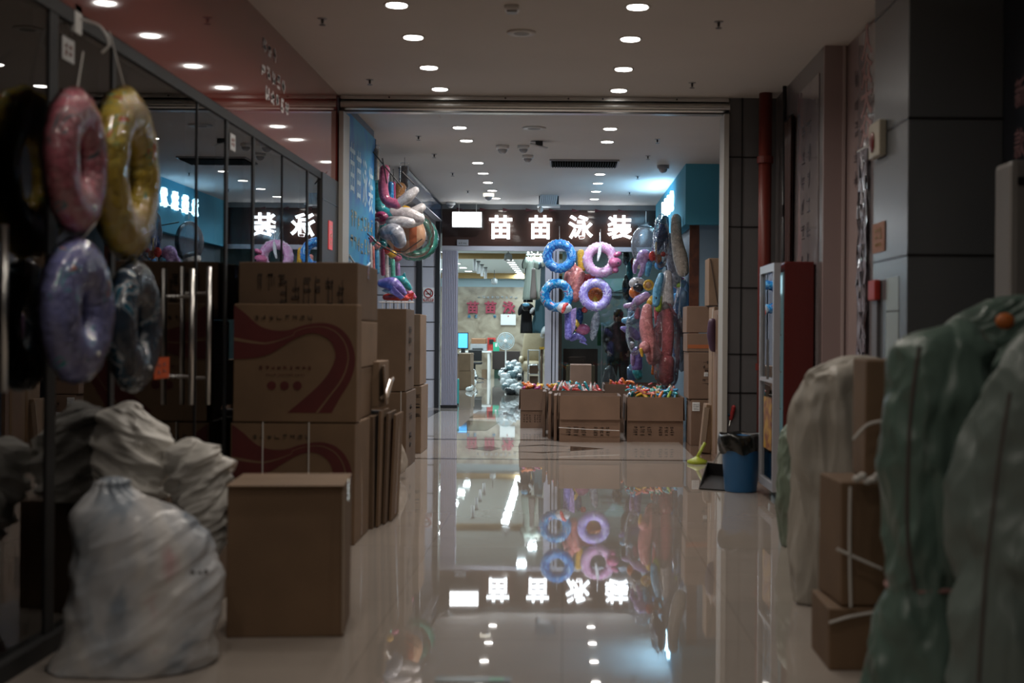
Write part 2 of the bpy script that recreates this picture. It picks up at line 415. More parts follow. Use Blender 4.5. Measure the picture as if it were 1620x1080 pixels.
# left: glossy red fascia above glass shopfront
red_gloss = mat('red_lacquer_panel', (.20, .036, .030), .035, coat=.5, spec=.7, bump=(1.2, .08, .004))
struct('wall_left', MB().box(-2.36, -2.06, -4, 12.02, 2.63, CEIL), red_gloss)
struct('wall_left_inner', MB().box(-6.1, -6.0, -4, 12.1, 0, CEIL), dk)
struct('wall_left_partition', MB().box(-6.0, -2.1, 12.02, 12.12, 0, CEIL), dk)
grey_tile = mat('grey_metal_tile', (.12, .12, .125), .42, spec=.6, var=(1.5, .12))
struct('pillar_left', MB().box(-2.5, -2.05, 11.2, 12.0, 0, 2.63), mat('dark_grey_tile', (.06, .06, .062), .5, spec=.3))  # darker grey than the tile of the right pillar
tr = 0
for z in (.62, 1.24, 1.86, 2.4):
    n_trim += 1; struct('trim_%d' % n_trim, MB().box(-2.052, -2.046, 11.2, 12.0, z, z+.008), black)
n_trim += 1; struct('trim_%d' % n_trim, MB().box(-2.10, -2.062, 1, 11.2, 2.57, 2.635), mat('rail_black', (.015, .015, .016), .6))   # head rail under the fascia
n_trim += 1; struct('trim_%d' % n_trim, MB().box(-2.10, -2.03, 1, 11.2, 0, .07), MATS['rail_black'])
mul = [1.0, 2.2, 3.5, 4.3, 5.35, 6.07, 7.45, 8.10, 8.80, 9.7, 10.65, 11.2]
for i, (a, b) in enumerate(zip(mul[:-1], mul[1:])):
    wd = MB().box(-2.085, -2.073, a, b, .07, 2.57); wo = struct('window_%d' % (i+1), wd, glass)
    t = .09 if abs(a-5.35) < .01 else (.05 if a not in (7.45, 9.7) else .014)
    fm = MB().box(-2.10, -2.066, a-t/2, a+t/2, .07, 2.57).build('window_frame', MATS['rail_black'], wo)
# a few things inside the dark shop on the left
lm = mat('sticker_white', (.55, .55, .55), .5)
# header steel shutter housing
hd = thing('shutter_housing', 'long stainless roller shutter housing across the aisle ceiling', 'shutter housing', (-.1, 12.2, 3.27))
mb = MB(); prof = []
for k in range(13):
    a = math.pi*k/12; prof.append((12.06-.055*math.sin(a)-.02, 3.335+.045*math.cos(a)))
yz = [(12.04, 3.42), (12.0, 3.42), (12.0, 3.385)]+prof+[(12.05, 3.275), (12.13, 3.275), (12.13, 3.42)]
mb.prism([(-2.04, y, z) for y, z in yz], (1, 0, 0), 3.52)
mb.build('housing', steel, hd)
MB().box(-2.04, 1.48, 11.975, 12.0, 3.27, 3.282).build('bottom_lip', dark_alu, hd)
for x in (-1.6, -.55, .02, .33, 1.0): MB().tube([(x, 11.99, 3.402), (x, 12.0, 3.402)], .008, 8).build('bolt', dark_alu, hd)
n_trim += 1; struct('trim_%d' % n_trim, MB().box(-2.045, -2.005, 11.96, 12.3, 0, 3.27), mat('cream_jamb', (.45, .44, .41), .45))
n_trim += 1; struct('trim_%d' % n_trim, MB().box(1.425, 1.47, 11.96, 12.3, 0, 3.27), MATS['cream_jamb'])
struct('pillar_right', MB().box(1.47, 1.90, 12.0, 12.5, 0, CEIL), grey_tile)
for z in (.34, .75, 1.1, 1.7, 2.25, 2.88):
    n_trim += 1; struct('trim_%d' % n_trim, MB().box(1.47, 1.82, 11.994, 11.999, z, z+.012), black)
n_trim += 1; struct('trim_%d' % n_trim, MB().box(1.585, 1.60, 11.994, 12.0, 0, CEIL), dark_alu)
# right side walls
pink = mat('pink_grey_panel', (.34, .26, .255), .35, coat=.25, var=(1, .08))
struct('wall_right', MB().box(1.9, 2.1, 9.82, 12.0, 0, CEIL), mat('dim_grey_panel', (.16, .14, .14), .28, coat=.4))
struct('wall_right_pink', MB().box(1.90, 2.4, 9.78, 9.83, 0, CEIL), pink)
struct('wall_right_alcove', MB().box(2.07, 2.3, 7.6, 9.78, 0, CEIL), pink)
n_trim += 1; struct('trim_%d' % n_trim, MB().box(2.035, 2.055, 9.765, 9.785, 0, CEIL), mat('pink_edge', (.5, .42, .41), .4))
struct('wall_right_near', MB().box(2.3, 2.4, -4, 7.6, 0, CEIL), mat('dark_blue_panel', (.022, .026, .036), .3))
pil = struct('pillar_near', MB().box(1.80, 2.30, 6.98, 7.76, 0, CEIL), mat('dark_metal_panel', (.125, .135, .145), .25, spec=.7, var=(.6, .1)), bevel=.006)
for z in (.35, 1.0, 1.71, 2.43, 3.12):
    n_trim += 1; struct('trim_%d' % n_trim, MB().box(1.797, 2.303, 6.977, 7.763, z, z+.012), black)
# beyond the shutter
wl = mat('cool_wall', (.20, .21, .24), .6, spec=.2)
struct('wall_left_far', MB().box(-2.5, -2.05, 12.12, 14.17, 0, CEIL), wl)
struct('wall_left_recess', MB().box(-2.7, -2.45, 14.17, 17.0, 0, CEIL), wl)
blue_f = mat('blue_fascia', (.10, .40, .55), .7, spec=.15, var=(.7, .08))
struct('wall_right_fascia', MB().box(1.51, 2.0, 16.7, 22.2, 2.66, CEIL), blue_f)
struct('wall_right_far', MB().box(1.62, 1.75, 16.9, 22.2, 0, 2.66), mat('dim_blue_wall', (.07, .11, .14), .5, var=(1, .2)))
struct('wall_right_mid', MB().box(1.95, 2.1, 12.5, 16.9, 0, CEIL), wl)
struct('door_1', MB().box(1.70, 1.95, 16.85, 16.9, 0, 2.66), mat('pale_blue_door', (.22, .33, .42), .4))
struct('wall_right_wood', MB().box(1.58, 1.70, 16.84, 16.9, 0, 2.66), mat('brown_wood', (.10, .035, .02), .4, pattern=('noise', 6, [(.3, (.05, .018, .012)), (.7, (.17, .06, .03))])))
# storefront wall at Y 22.3
SY = 22.3
brown = mat('brown_gloss_fascia', (.055, .028, .022), .06, coat=.5, spec=.6)
struct('wall_front', MB().box(-2.07, 1.60, SY, SY+.25, 2.72, 3.34), brown)
n_trim += 1; struct('trim_%d' % n_trim, MB().box(-2.07, 1.60, SY-.02, SY+.25, 3.34, 3.42), mat('grey_strip', (.25, .25, .25), .4))
n_trim += 1; struct('trim_%d' % n_trim, MB().box(-2.07, 1.60, SY-.03, SY+.12, 2.645, 2.72), alu)
tile_w = mat('white_wall_tile', (.50, .50, .54), .3)
struct('wall_front_left', MB().box(-4.0, -2.10, SY, SY+.2, 0, CEIL), tile_w)
for z in (.47, .95, 1.43, 1.88, 2.36, 2.8):
    n_trim += 1; struct('trim_%d' % n_trim, MB().box(-4.0, -2.10, SY-.004, SY, z, z+.014), black)
for x in (-2.46, -2.14):
    n_trim += 1; struct('trim_%d' % n_trim, MB().box(x-.035, x+.035, SY-.03, SY, 0, 3.2), dark_alu)
struct('wall_left_bay', MB().box(-4.1, -4.0, 17.0, 22.3, 0, CEIL), wl)
struct('wall_bay_end', MB().box(-4.0, -2.7, 16.9, 17.0, 0, CEIL), wl)
n_trim += 1; struct('trim_%d' % n_trim, MB().box(-2.17, -2.11, 19.6, 19.66, 0, 3.1), dark_alu)
fas = thing('shop_signboard', 'long dark blue glossy signboard with bright edges along the left shop, under the ceiling', 'signboard', (-2.1, 20, 3.12))
MB().box(-2.16, -2.08, 17.2, 22.2, 3.14, 3.40).build('board', mat('navy_gloss', (.01, .03, .07), .12, coat=.5, pattern=('noise', 5, [(.42, (.008, .025, .07)), (.6, (.03, .12, .28))])), fas)
for z in (3.13, 3.40): MB().box(-2.17, -2.06, 17.2, 22.2, z-.006, z+.006).build('edge_strip', alu if z < 3.3 else black, fas)
# folded shutter pillar, door mullions and window
sh = thing('folding_shutter', 'ribbed pale grey folding shutter pulled to the left of the shop doorway', 'shutter', (-1.93, SY, 0))
mb = MB()
for k in range(9):
    x = -2.06+k*.029; mb.box(x, x+.019, SY-.05, SY+.06, .05, 2.64)
    mb.box(x+.018, x+.03, SY-.03, SY+.05, .05, 2.64)
mb.build('shutter_leaf', mat('lilac_metal', (.40, .39, .46), .35, metal=.3), sh)
MB().box(-2.07, -1.79, SY-.07, SY+.08, 0, .05).build('base_shoe', black, sh)
fr = thing('door_frame', 'pale metal door posts between the shop doorway and the display window', 'door frame', (-.25, SY, 0))
for x, wd, m in ((-.33, .11, alu), (-.20, .04, alu), (-.145, .045, alu)):
    MB().box(x, x+wd, SY-.04, SY+.08, 0, 2.645).build('post', m, fr)
MB().box(-.22, -.10, SY-.02, SY+.05, 0, 2.645).build('gap_panel', dark_alu, fr)
wd = MB().box(-.10, 1.60, SY+.02, SY+.035, .0, 2.645); wo = struct('window_20', wd, clearglass)
# the shop's own shell
struct('ceiling_shop', MB().box(-4.4, 3.0, SY+.25, 39, 2.95, 3.05), mat('shop_ceiling', (.70, .78, .78), .6))
for y, z in ((28.3, 2.84), (38.0, 2.80)):
    n_trim += 1; struct('trim_%d' % n_trim, MB().box(-4.3, 2.9, y, y+.25, z, 2.95), mat('wood_beam', (.42, .27, .10), .5))
marble = mat('marble_wall', (.4, .33, .25), .25, pattern=('noise', 2.2, [(.35, (.22, .17, .12)), (.65, (.42, .36, .27))]))
struct('wall_shop_back', MB().box(-4.4, 3.0, 38.5, 38.7, 0, 2.57), marble)
struct('wall_shop_back_top', MB().box(-4.4, 3.0, 38.5, 38.7, 2.57, 3.0), mat('pale_blue_wall', (.4, .55, .62), .5))
struct('wall_shop_left', MB().box(-4.4, -4.3, SY+.25, 38.7, 0, 3.0), mat('shop_wall', (.5, .52, .52), .6))
struct('wall_shop_right', MB().box(2.9, 3.0, SY+.25, 38.7, 0, 3.0), MATS['shop_wall'])
struct('wall_shop_divider', MB().box(-.05, 2.9, 26.3, 26.4, 0, 3.0), mat('dim_teal_wall', (.16, .21, .21), .5, var=(.7, .3)))
struct('wall_shop_aisle', MB().box(-.15, -.05, 24.0, 27.4, 0, 2.3), mat('brown_board', (.09, .05, .035), .6))

# ---------------- writing helpers ----------------
def scribble(mb, rows, cols, wd, ht, m, seed=1, cell=.75, stroke=.1, d=.002, n=5):
    """rows of small brush marks like lettering too small to read; local xy plane, centred"""
    rnd = random.Random(seed); cw, chh = wd/cols, ht/rows
    for r in range(rows):
        for c in range(cols):
            cx, cy = -wd/2+(c+.5)*cw, ht/2-(r+.5)*chh; sx, sy = cw*cell/2, chh*cell/2
            for k in range(n):
                if rnd.random() < .55: mb.box(cx-sx*rnd.uniform(.4, 1), cx+sx*rnd.uniform(.4, 1), (y := cy+sy*rnd.uniform(-.9, .9))-sy*stroke, y+sy*stroke, 0, d, m)
                else: mb.box((x := cx+sx*rnd.uniform(-.8, .8))-sx*stroke, x+sx*stroke, cy-sy*rnd.uniform(.3, 1), cy+sy*rnd.uniform(.3, 1), 0, d, m)
    return mb

# ---------------- signs ----------------
sg = thing('shop_sign', 'four white glowing Chinese characters on the dark brown shop fascia', 'sign', (-.07, SY, 2.8))
for ch, px in (('苗', 792), ('苗', 855), ('泳', 918.5), ('装', 980.5)):
    p = Wp(px, 362, SY-.06)
    me = text_mesh(ch, .41, .025, .009)
    MB().mesh(me, Matrix.Translation((p.x, SY-.03, p.z)) @ FRONT).build('letter', glow, sg)
ex = thing('light_box_sign', 'blank white lit box sign hanging at the left end of the shop fascia', 'sign', tuple(Wp(738.5, 347, SY-.3)))
a, b = Wp(716, 358, SY-.3), Wp(761, 336, SY-.3)
MB().box(a.x, b.x, SY-.3, SY-.22, a.z, b.z).build('lit_face', mat('box_glow', (1, 1, 1), .5, emis=(.95, .98, 1), estr=5), ex)
MB().box(a.x-.012, b.x+.012, SY-.285, SY-.215, a.z-.012, b.z+.012).build('case', white_p, ex)
for x in (a.x+.1, b.x-.08): MB().tube([(x, SY-.26, b.z), (x, SY-.26, CEIL)], .004, 6).build('hanging_wire', white_p, ex)
bp = Wp(732, 383.5, SY-.05)
ns = thing('small_plaque', 'small grey notice plaque with dark marks under the lit box sign', 'plaque', tuple(bp))
MB().box(bp.x-.095, bp.x+.095, SY-.05, SY-.03, bp.z-.05, bp.z+.05).build('plate', grey_p, ns)
mb = scribble(MB(), 1, 4, .15, .045, Matrix.Translation((bp.x, SY-.052, bp.z-.012)) @ FRONT, 3); mb.build('print', ink, ns)
# no smoking sign
p = Wp(678, 467, SY)
ns = thing('no_smoking_sign', 'small red and white no smoking sign on the pale tiled wall', 'sign', (p.x, SY-.01, p.z))
MB().box(p.x-.095, p.x+.095, SY-.016, SY-.006, p.z-.11, p.z+.13).build('plate', white_p, ns)
R_ = mat('sign_red', (.30, .02, .02), .4)
m_ = Matrix.Translation((p.x, SY-.02, p.z+.035)) @ FRONT
MB().torus(m_, .072, .009, 40, 8).build('ring', R_, ns)
MB().box(-.068, .068, -.007, .007, -.003, .003, m_ @ Matrix.Rotation(-math.pi/4, 4, 'Z')).build('bar', R_, ns)
mb = MB().box(-.045, .03, -.02, -.006, 0, .003, m_); mb.box(.034, .045, -.02, -.006, 0, .003, m_)
mb.tube([m_ @ Vector(q) for q in ((.04, 0, .002), (.03, .02, .002), (.045, .035, .002))], .004, 6); mb.build('cigarette_symbol', ink, ns)
MB().box(p.x-.085, p.x+.085, SY-.02, SY-.015, p.z-.1, p.z-.055).build('caption_strip', R_, ns)
me = text_mesh('禁止吸烟', .036, .001, .0005)
MB().mesh(me, Matrix.Translation((p.x, SY-.022, p.z-.078)) @ FRONT).build('caption', white_p, ns)

# blue poster behind the shutter, left
bw = thing('blue_wall_poster', 'tall blue sea-themed poster with pale characters on the left wall past the shutter', 'poster', (-2.04, 13.1, .4))
sea = mat('poster_blue', (.03, .2, .42), .45, spec=.25, pattern=('noise', 1.1, [(.42, (.015, .17, .48)), (.55, (.03, .30, .52)), (.7, (.02, .22, .58))]))
MB().box(-2.05, -2.03, 12.32, 14.15, .4, 3.33).build('sheet', sea, bw)
for i, ch in enumerate('苗苗泳装'):
    me = text_mesh(ch, .34, .001, .002)
    MB().mesh(me, Matrix.Translation((-2.028, 12.62+i*.40, 2.80-i*.03)) @ FACE_R @ Matrix.Diagonal((1, 1.5, 1, 1))).build('character', mat('poster_pale', (.45, .62, .72), .5), bw)
mb = scribble(MB(), 2, 7, 1.5, .45, Matrix.Translation((-2.028, 13.25, 2.25)) @ FACE_R, 5); mb.build('small_text', mat('poster_cream', (.35, .38, .30), .5), bw)
pts = [Vector((-2.028, 12.45+1.6*t, 2.0-.12*math.sin(math.pi*t)+.06*t)) for t in [i/12 for i in range(13)]]
MB().tube(pts, .012, 6).build('wave_line', mat('poster_white', (.5, .6, .65), .5), bw)
mb = scribble(MB(), 5, 1, .28, .9, Matrix.Translation((-2.028, 12.55, 1.55)) @ FACE_R, 6); mb.build('small_text', MATS['poster_pale'], bw)

# text mirrored in the red fascia, the reflection modelled as raised marks
fl = thing('fascia_mirrored_text', 'three rows of small grey characters mirrored in the dark red fascia', 'lettering', (-2.05, 9.35, 3.05))
for k, (dz, cols) in enumerate(((.13, 3), (-.04, 5), (-.18, 5))):
    scribble(MB(), 1, cols, .16*cols, .13, Matrix.Translation((-2.058, 9.1+.13*k+.1, 3.1+dz)) @ FACE_R, 20+k, stroke=.22).build('text_row', mat('mirrored_white', (.75, .72, .72), .5), fl)
# ---------------- ceiling fittings ----------------
ORD = ['first', 'second', 'third', 'fourth', 'fifth', 'sixth', 'seventh', 'eighth', 'ninth', 'tenth']
trim_m = mat('lamp_trim', (.6, .58, .55), .4)
root0 = None
for i, (xl, Yl) in enumerate(LAMPS):
    if Yl < 5: continue
    side = 'left' if xl < 0 else 'right'
    if root0 is None:
        root0 = thing('downlight', 'x', 'ceiling light', (xl, Yl, CEIL)); r = root0
        prof = [(.066, -.004), (.078, -.008), (.084, -.004), (.084, 0)]
        MB().lathe((xl, Yl, CEIL), prof, 28).build('trim_ring', trim_m, root0, smooth=True)
        MB().lathe((xl, Yl, CEIL), [(.001, -.0095), (.066, -.0095), (.066, -.003)], 28).build('lamp_disc', lampglow, root0)
    else: r = copy_tree(root0, (xl-root0.location.x, Yl-root0.location.y, 0))
    grp = 'downlights of the %s ceiling row' % side
    fam = sorted([q for x_, q in LAMPS if x_ == xl and q >= 5 and (q < 12) == (Yl < 12)], key=lambda q: abs(q-12))
    o_ = ORD[fam.index(Yl)]
    r['label'] = 'round recessed downlight in the %s ceiling row, %s one %s the shutter housing' % (side, o_, 'before' if Yl < 12 else 'beyond')
    r['group'] = grp+(' before the shutter' if Yl < 12 else ' beyond the shutter')
# sprinklers
spr = None; cnt = {}
for k, (px, py) in enumerate(((510, 37), (1137, 37), (585, 132), (1095, 133), (662, 220), (1040, 222), (687, 248), (1025, 248), (716, 277), (1009, 280), (740, 305), (996, 305))):
    Y = F*(CEIL-.02-CH)/(VY-py); p = Wp(px, py, Y)
    loc = (p.x, Y, CEIL)
    if spr is None:
        spr = thing('sprinkler_head', '', 'sprinkler', loc); r = spr
        MB().lathe(loc, [(.001, -.004), (.03, -.004), (.032, 0)], 16).build('collar', grey_p, spr)
        MB().lathe(loc, [(.008, -.035), (.01, 0)], 10).build('body', dark_alu, spr)
        MB().lathe(loc, [(.001, -.046), (.022, -.046), (.022, -.043), (.001, -.041)], 14).build('deflector', dark_alu, spr)
    else: r = copy_tree(spr, Vector(loc)-spr.location)
    near = Y < 12
    kk_ = (p.x < -.3, near); cnt[kk_] = cnt.get(kk_, 0)+1
    r['label'] = 'dark sprinkler head, %s %s, %s' % (ORD[cnt[kk_]-1], 'beside the %s downlight row' % ('left' if p.x < -.3 else 'right'), 'before the shutter' if near else 'past the shutter')
    r['group'] = 'sprinklers %s %s' % ('left' if p.x < -.3 else 'right', 'near' if near else 'far')
# air grille
a, b = Wp(870, 251, 16.35), Wp(975, 262, 17.0)
gr = thing('air_grille', 'long dark slotted air grille in the ceiling beyond the shutter', 'air vent', (.24, 16.7, CEIL))
MB().box(-.2, .66, 16.35, 17.0, CEIL-.02, CEIL).build('frame', grey_p, gr)
mb = MB()
for k in range(26): mb.box(-.17+k*.0315, -.17+k*.0315+.012, 16.39, 16.96, CEIL-.035, CEIL-.02)
mb.build('louvre', mat('vent_dark', (.03, .03, .03), .9, spec=.1), gr)
MB().box(-.18, .64, 16.38, 16.97, CEIL-.0225, CEIL-.0195).build('dark_recess', mat('vent_black', (.005, .005, .005), 1, spec=0), gr)
ap = thing('access_panel', 'thin-edged square access panel in the ceiling just past the shutter, left', 'ceiling panel', (-1.5, 13.0, CEIL))
MB().box(-1.83, -1.25, 12.7, 13.25, CEIL-.008, CEIL).build('panel', ceil_m, ap); MB().box(-1.85, -1.23, 12.68, 12.70, CEIL-.015, CEIL).build('edge', dark_alu, ap)
def ceil_item(name, label, cat, px, py, kind, m, s=1.0):
    Y = F*(CEIL-.03-CH)/(VY-py+ (8 if kind == 'dome' else 0)); p = Wp(px, py, Y); loc = (p.x, Y, CEIL)
    r = thing(name, label, cat, loc)
    if kind == 'ring':
        MB().lathe(loc, [(.06*s, -.012), (.1*s, -.012), (.105*s, 0)], 28).build('rim', m, r, smooth=True)
        MB().lathe(loc, [(.001, -.014), (.055*s, -.014), (.06*s, -.004)], 24).build('centre', mat('speaker_mesh', (.3, .29, .28), .6), r)
    elif kind == 'box':
        MB().box(loc[0]-.08*s, loc[0]+.08*s, Y-.08*s, Y+.08*s, CEIL-.05*s, CEIL).build('case', m, r, bevel=.01)
        MB().box(loc[0]-.055*s, loc[0]+.055*s, Y-.055*s, Y+.055*s, CEIL-.075*s, CEIL-.05*s).build('foot', grey_p, r)
    elif kind == 'dome':
        MB().lathe(loc, [(.07*s, -.05*s), (.085*s, -.045*s), (.085*s, 0)], 24).build('housing', m, r, smooth=True)
        MB().ell((loc[0], Y, CEIL-.05*s), (.062*s, .062*s, .06*s)).build('dome', mat('smoked_dome', (.35, .35, .36), .12, coat=.5), r, smooth=True)
    elif kind == 'flap':
        MB().box(-.1, .1, -.07, .07, -.006, .006, Matrix.Translation((loc[0], Y, CEIL-.05)) @ Matrix.Rotation(.25, 4, 'Y') @ Matrix.Rotation(.2, 4, 'X')).build('cover', m, r)
        MB().box(loc[0]-.04, loc[0]+.04, Y-.04, Y+.04, CEIL-.05, CEIL).build('socket', dark_alu, r)
    return r
ceil_item('smoke_detector', 'square smoke detector at the top of the view, between the downlight rows', 'detector', 810, 18, 'box', white_p, .6)
ceil_item('ceiling_speaker', 'round ceiling speaker right below the square smoke detector', 'speaker', 825, 58, 'ring', trim_m)
ceil_item('ceiling_speaker', 'round ceiling speaker centred just past the shutter housing', 'speaker', 845, 207, 'ring', trim_m, 1.2)
ceil_item('ceiling_hatch', 'open square flap hanging from the ceiling beside the round speaker', 'hatch', 853, 228, 'flap', white_p)
ceil_item('security_camera', 'pale dome camera, the left one of three between the far downlight rows', 'camera', 795, 243, 'dome', white_p, .9)
ceil_item('security_camera', 'pale dome camera, upper of the touching pair near the air grille', 'camera', 828, 243, 'dome', white_p, .8)
ceil_item('security_camera', 'pale dome camera, lower of the touching pair near the air grille', 'camera', 835, 258, 'dome', white_p, .8)
ceil_item('security_camera', 'grey dome camera on the ceiling beside the blue fascia', 'camera', 1049, 272, 'dome', grey_p, .9)
ceil_item('emergency_lamp', 'small round white lamp on the ceiling above the lit box sign', 'lamp', 773, 318, 'dome', mat('soft_glow', (.9, .9, .8), .5, emis=(1, .95, .8), estr=1.2), 1.0)
ceil_item('security_camera', 'white camera on the ceiling corner left of the lit box sign', 'camera', 713, 332, 'dome', white_p, .9)
p0, p1 = Wp(850, 326, 20.6), Wp(886, 307, 20.6)
hs = thing('louvred_air_unit', 'white hanging air unit with upright blades in front of the shop fascia', 'air unit', ((p0.x+p1.x)/2, 20.6, p0.z))
MB().box(p0.x, p1.x, 20.6, 20.9, p0.z, p0.z+.03).build('tray', white_p, hs)
mb = MB()
for k in range(9):
    x = p0.x+.05+k*(p1.x-p0.x-.08)/9; mb.box(-.012, .012, -.1, .1, -.08, .08, Matrix.Translation((x, 20.72, p0.z+.11)) @ Matrix.Rotation(.12, 4, 'Y'))
mb.build('louvre', mat('blade_white', (.7, .72, .75), .4), hs)
MB().box(p0.x+.02, p1.x-.02, 20.8, 20.88, p0.z+.03, p0.z+.18).build('back_plate', dark_alu, hs)
MB().tube([(p0.x+.06, 20.75, p0.z+.1), (p0.x+.06, 20.75, CEIL)], .012, 8).build('hanger', white_p, hs)
MB().ell((p0.x+.05, 20.62, p0.z-.05), (.04, .06, .05)).build('lens', white_p, hs, smooth=True)
# clips on top of the fascia
cl0 = None
for k in range(8):
    px = 728+k*36.5; q = Wp(px, 331+k*.4, SY-.05); loc = (q.x, SY-.02, q.z)
    if cl0 is None:
        cl0 = MB().prism([(q.x-.06, SY-.05, q.z-.02), (q.x+.06, SY-.05, q.z), (q.x-.06, SY-.05, q.z+.03)], (0, 1, 0), .03).build('fascia_clip', mat('maroon', (.10, .015, .02), .5), loc=loc); r = cl0
        tag(r, 'x', 'clip', 'wedge clips on the fascia edge')
    else: r = cl0.copy(); C.objects.link(r); r.location = loc
    r['label'] = 'dark red clip on the brown fascia top edge, %s from the lit box sign' % ORD[k]

# ---------------- cartons ----------------
def swoosh(x0, x1, z0, z1, y, parent, full=True):
    up = [(98, 350), (160, 400), (230, 465), (310, 492), (390, 490), (470, 462), (570, 448), (650, 470), (710, 530), (742, 620), (740, 700), (715, 780), (670, 860), (620, 955)]
    lo = [(98, 655), (200, 650), (290, 625), (360, 580), (430, 535), (500, 508), (560, 515), (610, 550), (635, 600), (637, 650), (610, 720), (560, 790), (480, 870), (385, 955)]
    n = lambda q: Vector((x0+(q[0]-98)/654*(x1-x0), y, z1-(q[1]-345)/645*(z1-z0)))
    A, B = smooth_path([n(q) for q in up], 4), smooth_path([n(q) for q in lo], 4)
    MB().strip([p for p in A], [p for p in B], (0, -1, 0), .0012).build('printed_swoosh', redink, parent)
    L = [a.lerp(b, .30 if i > 16 else .6) for i, (a, b) in enumerate(zip(A, B))]; L2 = [a.lerp(b, .36 if i > 16 else .66) for i, (a, b) in enumerate(zip(A, B))]
    MB().strip(L, L2, (0, -1, 0), .0018).build('printed_line', card, parent)
    w_, h_ = x1-x0, z1-z0
    mm = lambda u, v: Matrix.Translation((x0+u*w_, y, z1-v*h_)) @ FRONT
    scribble(MB(), 1, 9, w_*.45, h_*.045, mm(.42, .555), 31, d=.001).build('printed_text', redink, parent)
    scribble(MB(), 1, 14, w_*.33, h_*.022, mm(.42, .615), 32, d=.001).build('printed_text', redink, parent)
    scribble(MB(), 1, 8, w_*.5, h_*.06, mm(.40, .115), 33, d=.001).build('printed_text', ink, parent)
    for u in (.31, .415, .52):
        q = Vector((x0+u*w_, y, z1-.71*h_)); MB().lathe(q, [(.001, .0), (w_*.036, .0), (w_*.036, .001)], 20, m=FRONT).build('printed_dot', redink, parent)
def carton(label, x0, x1, y0, y1, z0, z1, rotz=0, m=None, group=None, name='cardboard_box', tape=True, marks=None, seam=None, straps=None, cat='box', bulge=.004, lip=True):
    m = m or card; cx, cy = (x0+x1)/2, (y0+y1)/2
    r = thing(name, label, cat, (cx, cy, z0), rotz, group)
    M = ROOTM[r] @ Matrix.Translation((-cx, -cy, -z0))
    bm = MB()
    # body with a slight belly on each side
    nx = 6
    def face(u, v): return math.sin(math.pi*u)*math.sin(math.pi*v)*bulge
    bx = MB().box(x0, x1, y0, y1, z0, z1)
    for v in bx.v: v += Vector((random.uniform(-1, 1), random.uniform(-1, 1), random.uniform(-1, 0) if v.z > z0+.01 else 0))*.003
    bx.v = [M @ v for v in bx.v]
    body = bx.build('body', m, r, bevel=.007)
    def part(nm, mb, mt): mb.v = [M @ v for v in mb.v]; return mb.build(nm, mt, r)
    if tape:
        t = .028
        tb = MB().box(x0-.001, x1+.001, cy-t, cy+t, z1-.001, z1+.0015); tb.box(x1-.0005, x1+.0015, cy-t, cy+t, z1-.09, z1); tb.box(x0-.0015, x0+.0005, cy-t, cy+t, z1-.09, z1)
        part('tape', tb, tape_m)
        part('flap_seam', MB().box(x0, x1, cy-.0015, cy+.0015, z1-.001, z1+.002), ink)
    if marks:
        for (u, v, cols, rows, mw, mh, sd) in marks:
            part('printed_text', scribble(MB(), rows, cols, mw, mh, Matrix.Translation((x0+u*(x1-x0), y0-.0015, z1-v*(z1-z0))) @ FRONT, sd, d=.001), ink)
    if seam:
        for v in seam: part('fold_line', MB().box(x0-.001, x1+.001, y0-.0025, y0+.001, z1-v*(z1-z0)-.002, z1-v*(z1-z0)+.002), ink)
    if straps:
        for u in straps:
            xs = x0+u*(x1-x0); part('strap', MB().tube([(xs, y1+.004, z0+.02), (xs, y1+.004, z1+.004), (xs, y0-.004, z1+.004), (xs, y0-.004, z0+.01)], .0035, 6), cord_m)
    return r
# big front box
b = carton('large plain brown cardboard box standing by itself next to the white sack', -1.432, -.945, 5.60, 6.02, 0, .64, math.radians(5), card, seam=None, tape=False)
M = ROOTM[b]
def lpart(nm, mb, mt, r): mb.v = [ROOTM[r] @ v for v in mb.v]; return mb.build(nm, mt, r)
lpart('tape', MB().box(-.245, .245, -.03, .03, .639, .6425).box(.2435, .246, -.03, .03, .55, .64).box(-.246, -.2435, -.03, .03, .55, .64), clear_tape, b)
lpart('top_flap', MB().box(-.244, .244, -.242, -.002, .640, .6435), card3, b); lpart('top_flap', MB().box(-.244, .244, .002, .242, .640, .6435), card3, b)
lpart('edge_wrap', MB().tube([(.243, -.24, .02), (.244, -.242, .3), (.243, -.24, .62)], [.004, .006, .005], 6), clear_tape, b)
# printed swoosh cartons
A0, A1 = 8.0, 8.6
xL, xR = X(364, A0, 770), X(561, A0, 770)
b1 = carton('red swoosh box with two white straps, lowest, behind the plain box', xL, xR, A0, A1, 0, .735, 0, card, tape=False)
swoosh(xL+.01, xR-.005, .05, .73, A0-.002, b1)
for u in (.26, .63):
    xs = xL+u*(xR-xL); MB().tube([(xs, A1, .738), (xs, A0-.004, .738), (xs, A0-.006, .02)], .004, 6).build('strap', cord_m, b1)
MB().box(xR, xR+.0015, A0+.25, A0+.31, .02, .73).build('tape', tape_m, b1)
x2L, x2R = X(369, A0, 580), X(565, A0, 580)
b2 = carton('brown box with big red swoosh and three red dots, on the strapped one', x2L, x2R, A0, A0+.16, .74, 1.455, 0, card, tape=False)
swoosh(x2L+.003, x2R-.003, .76, 1.45, A0-.002, b2)
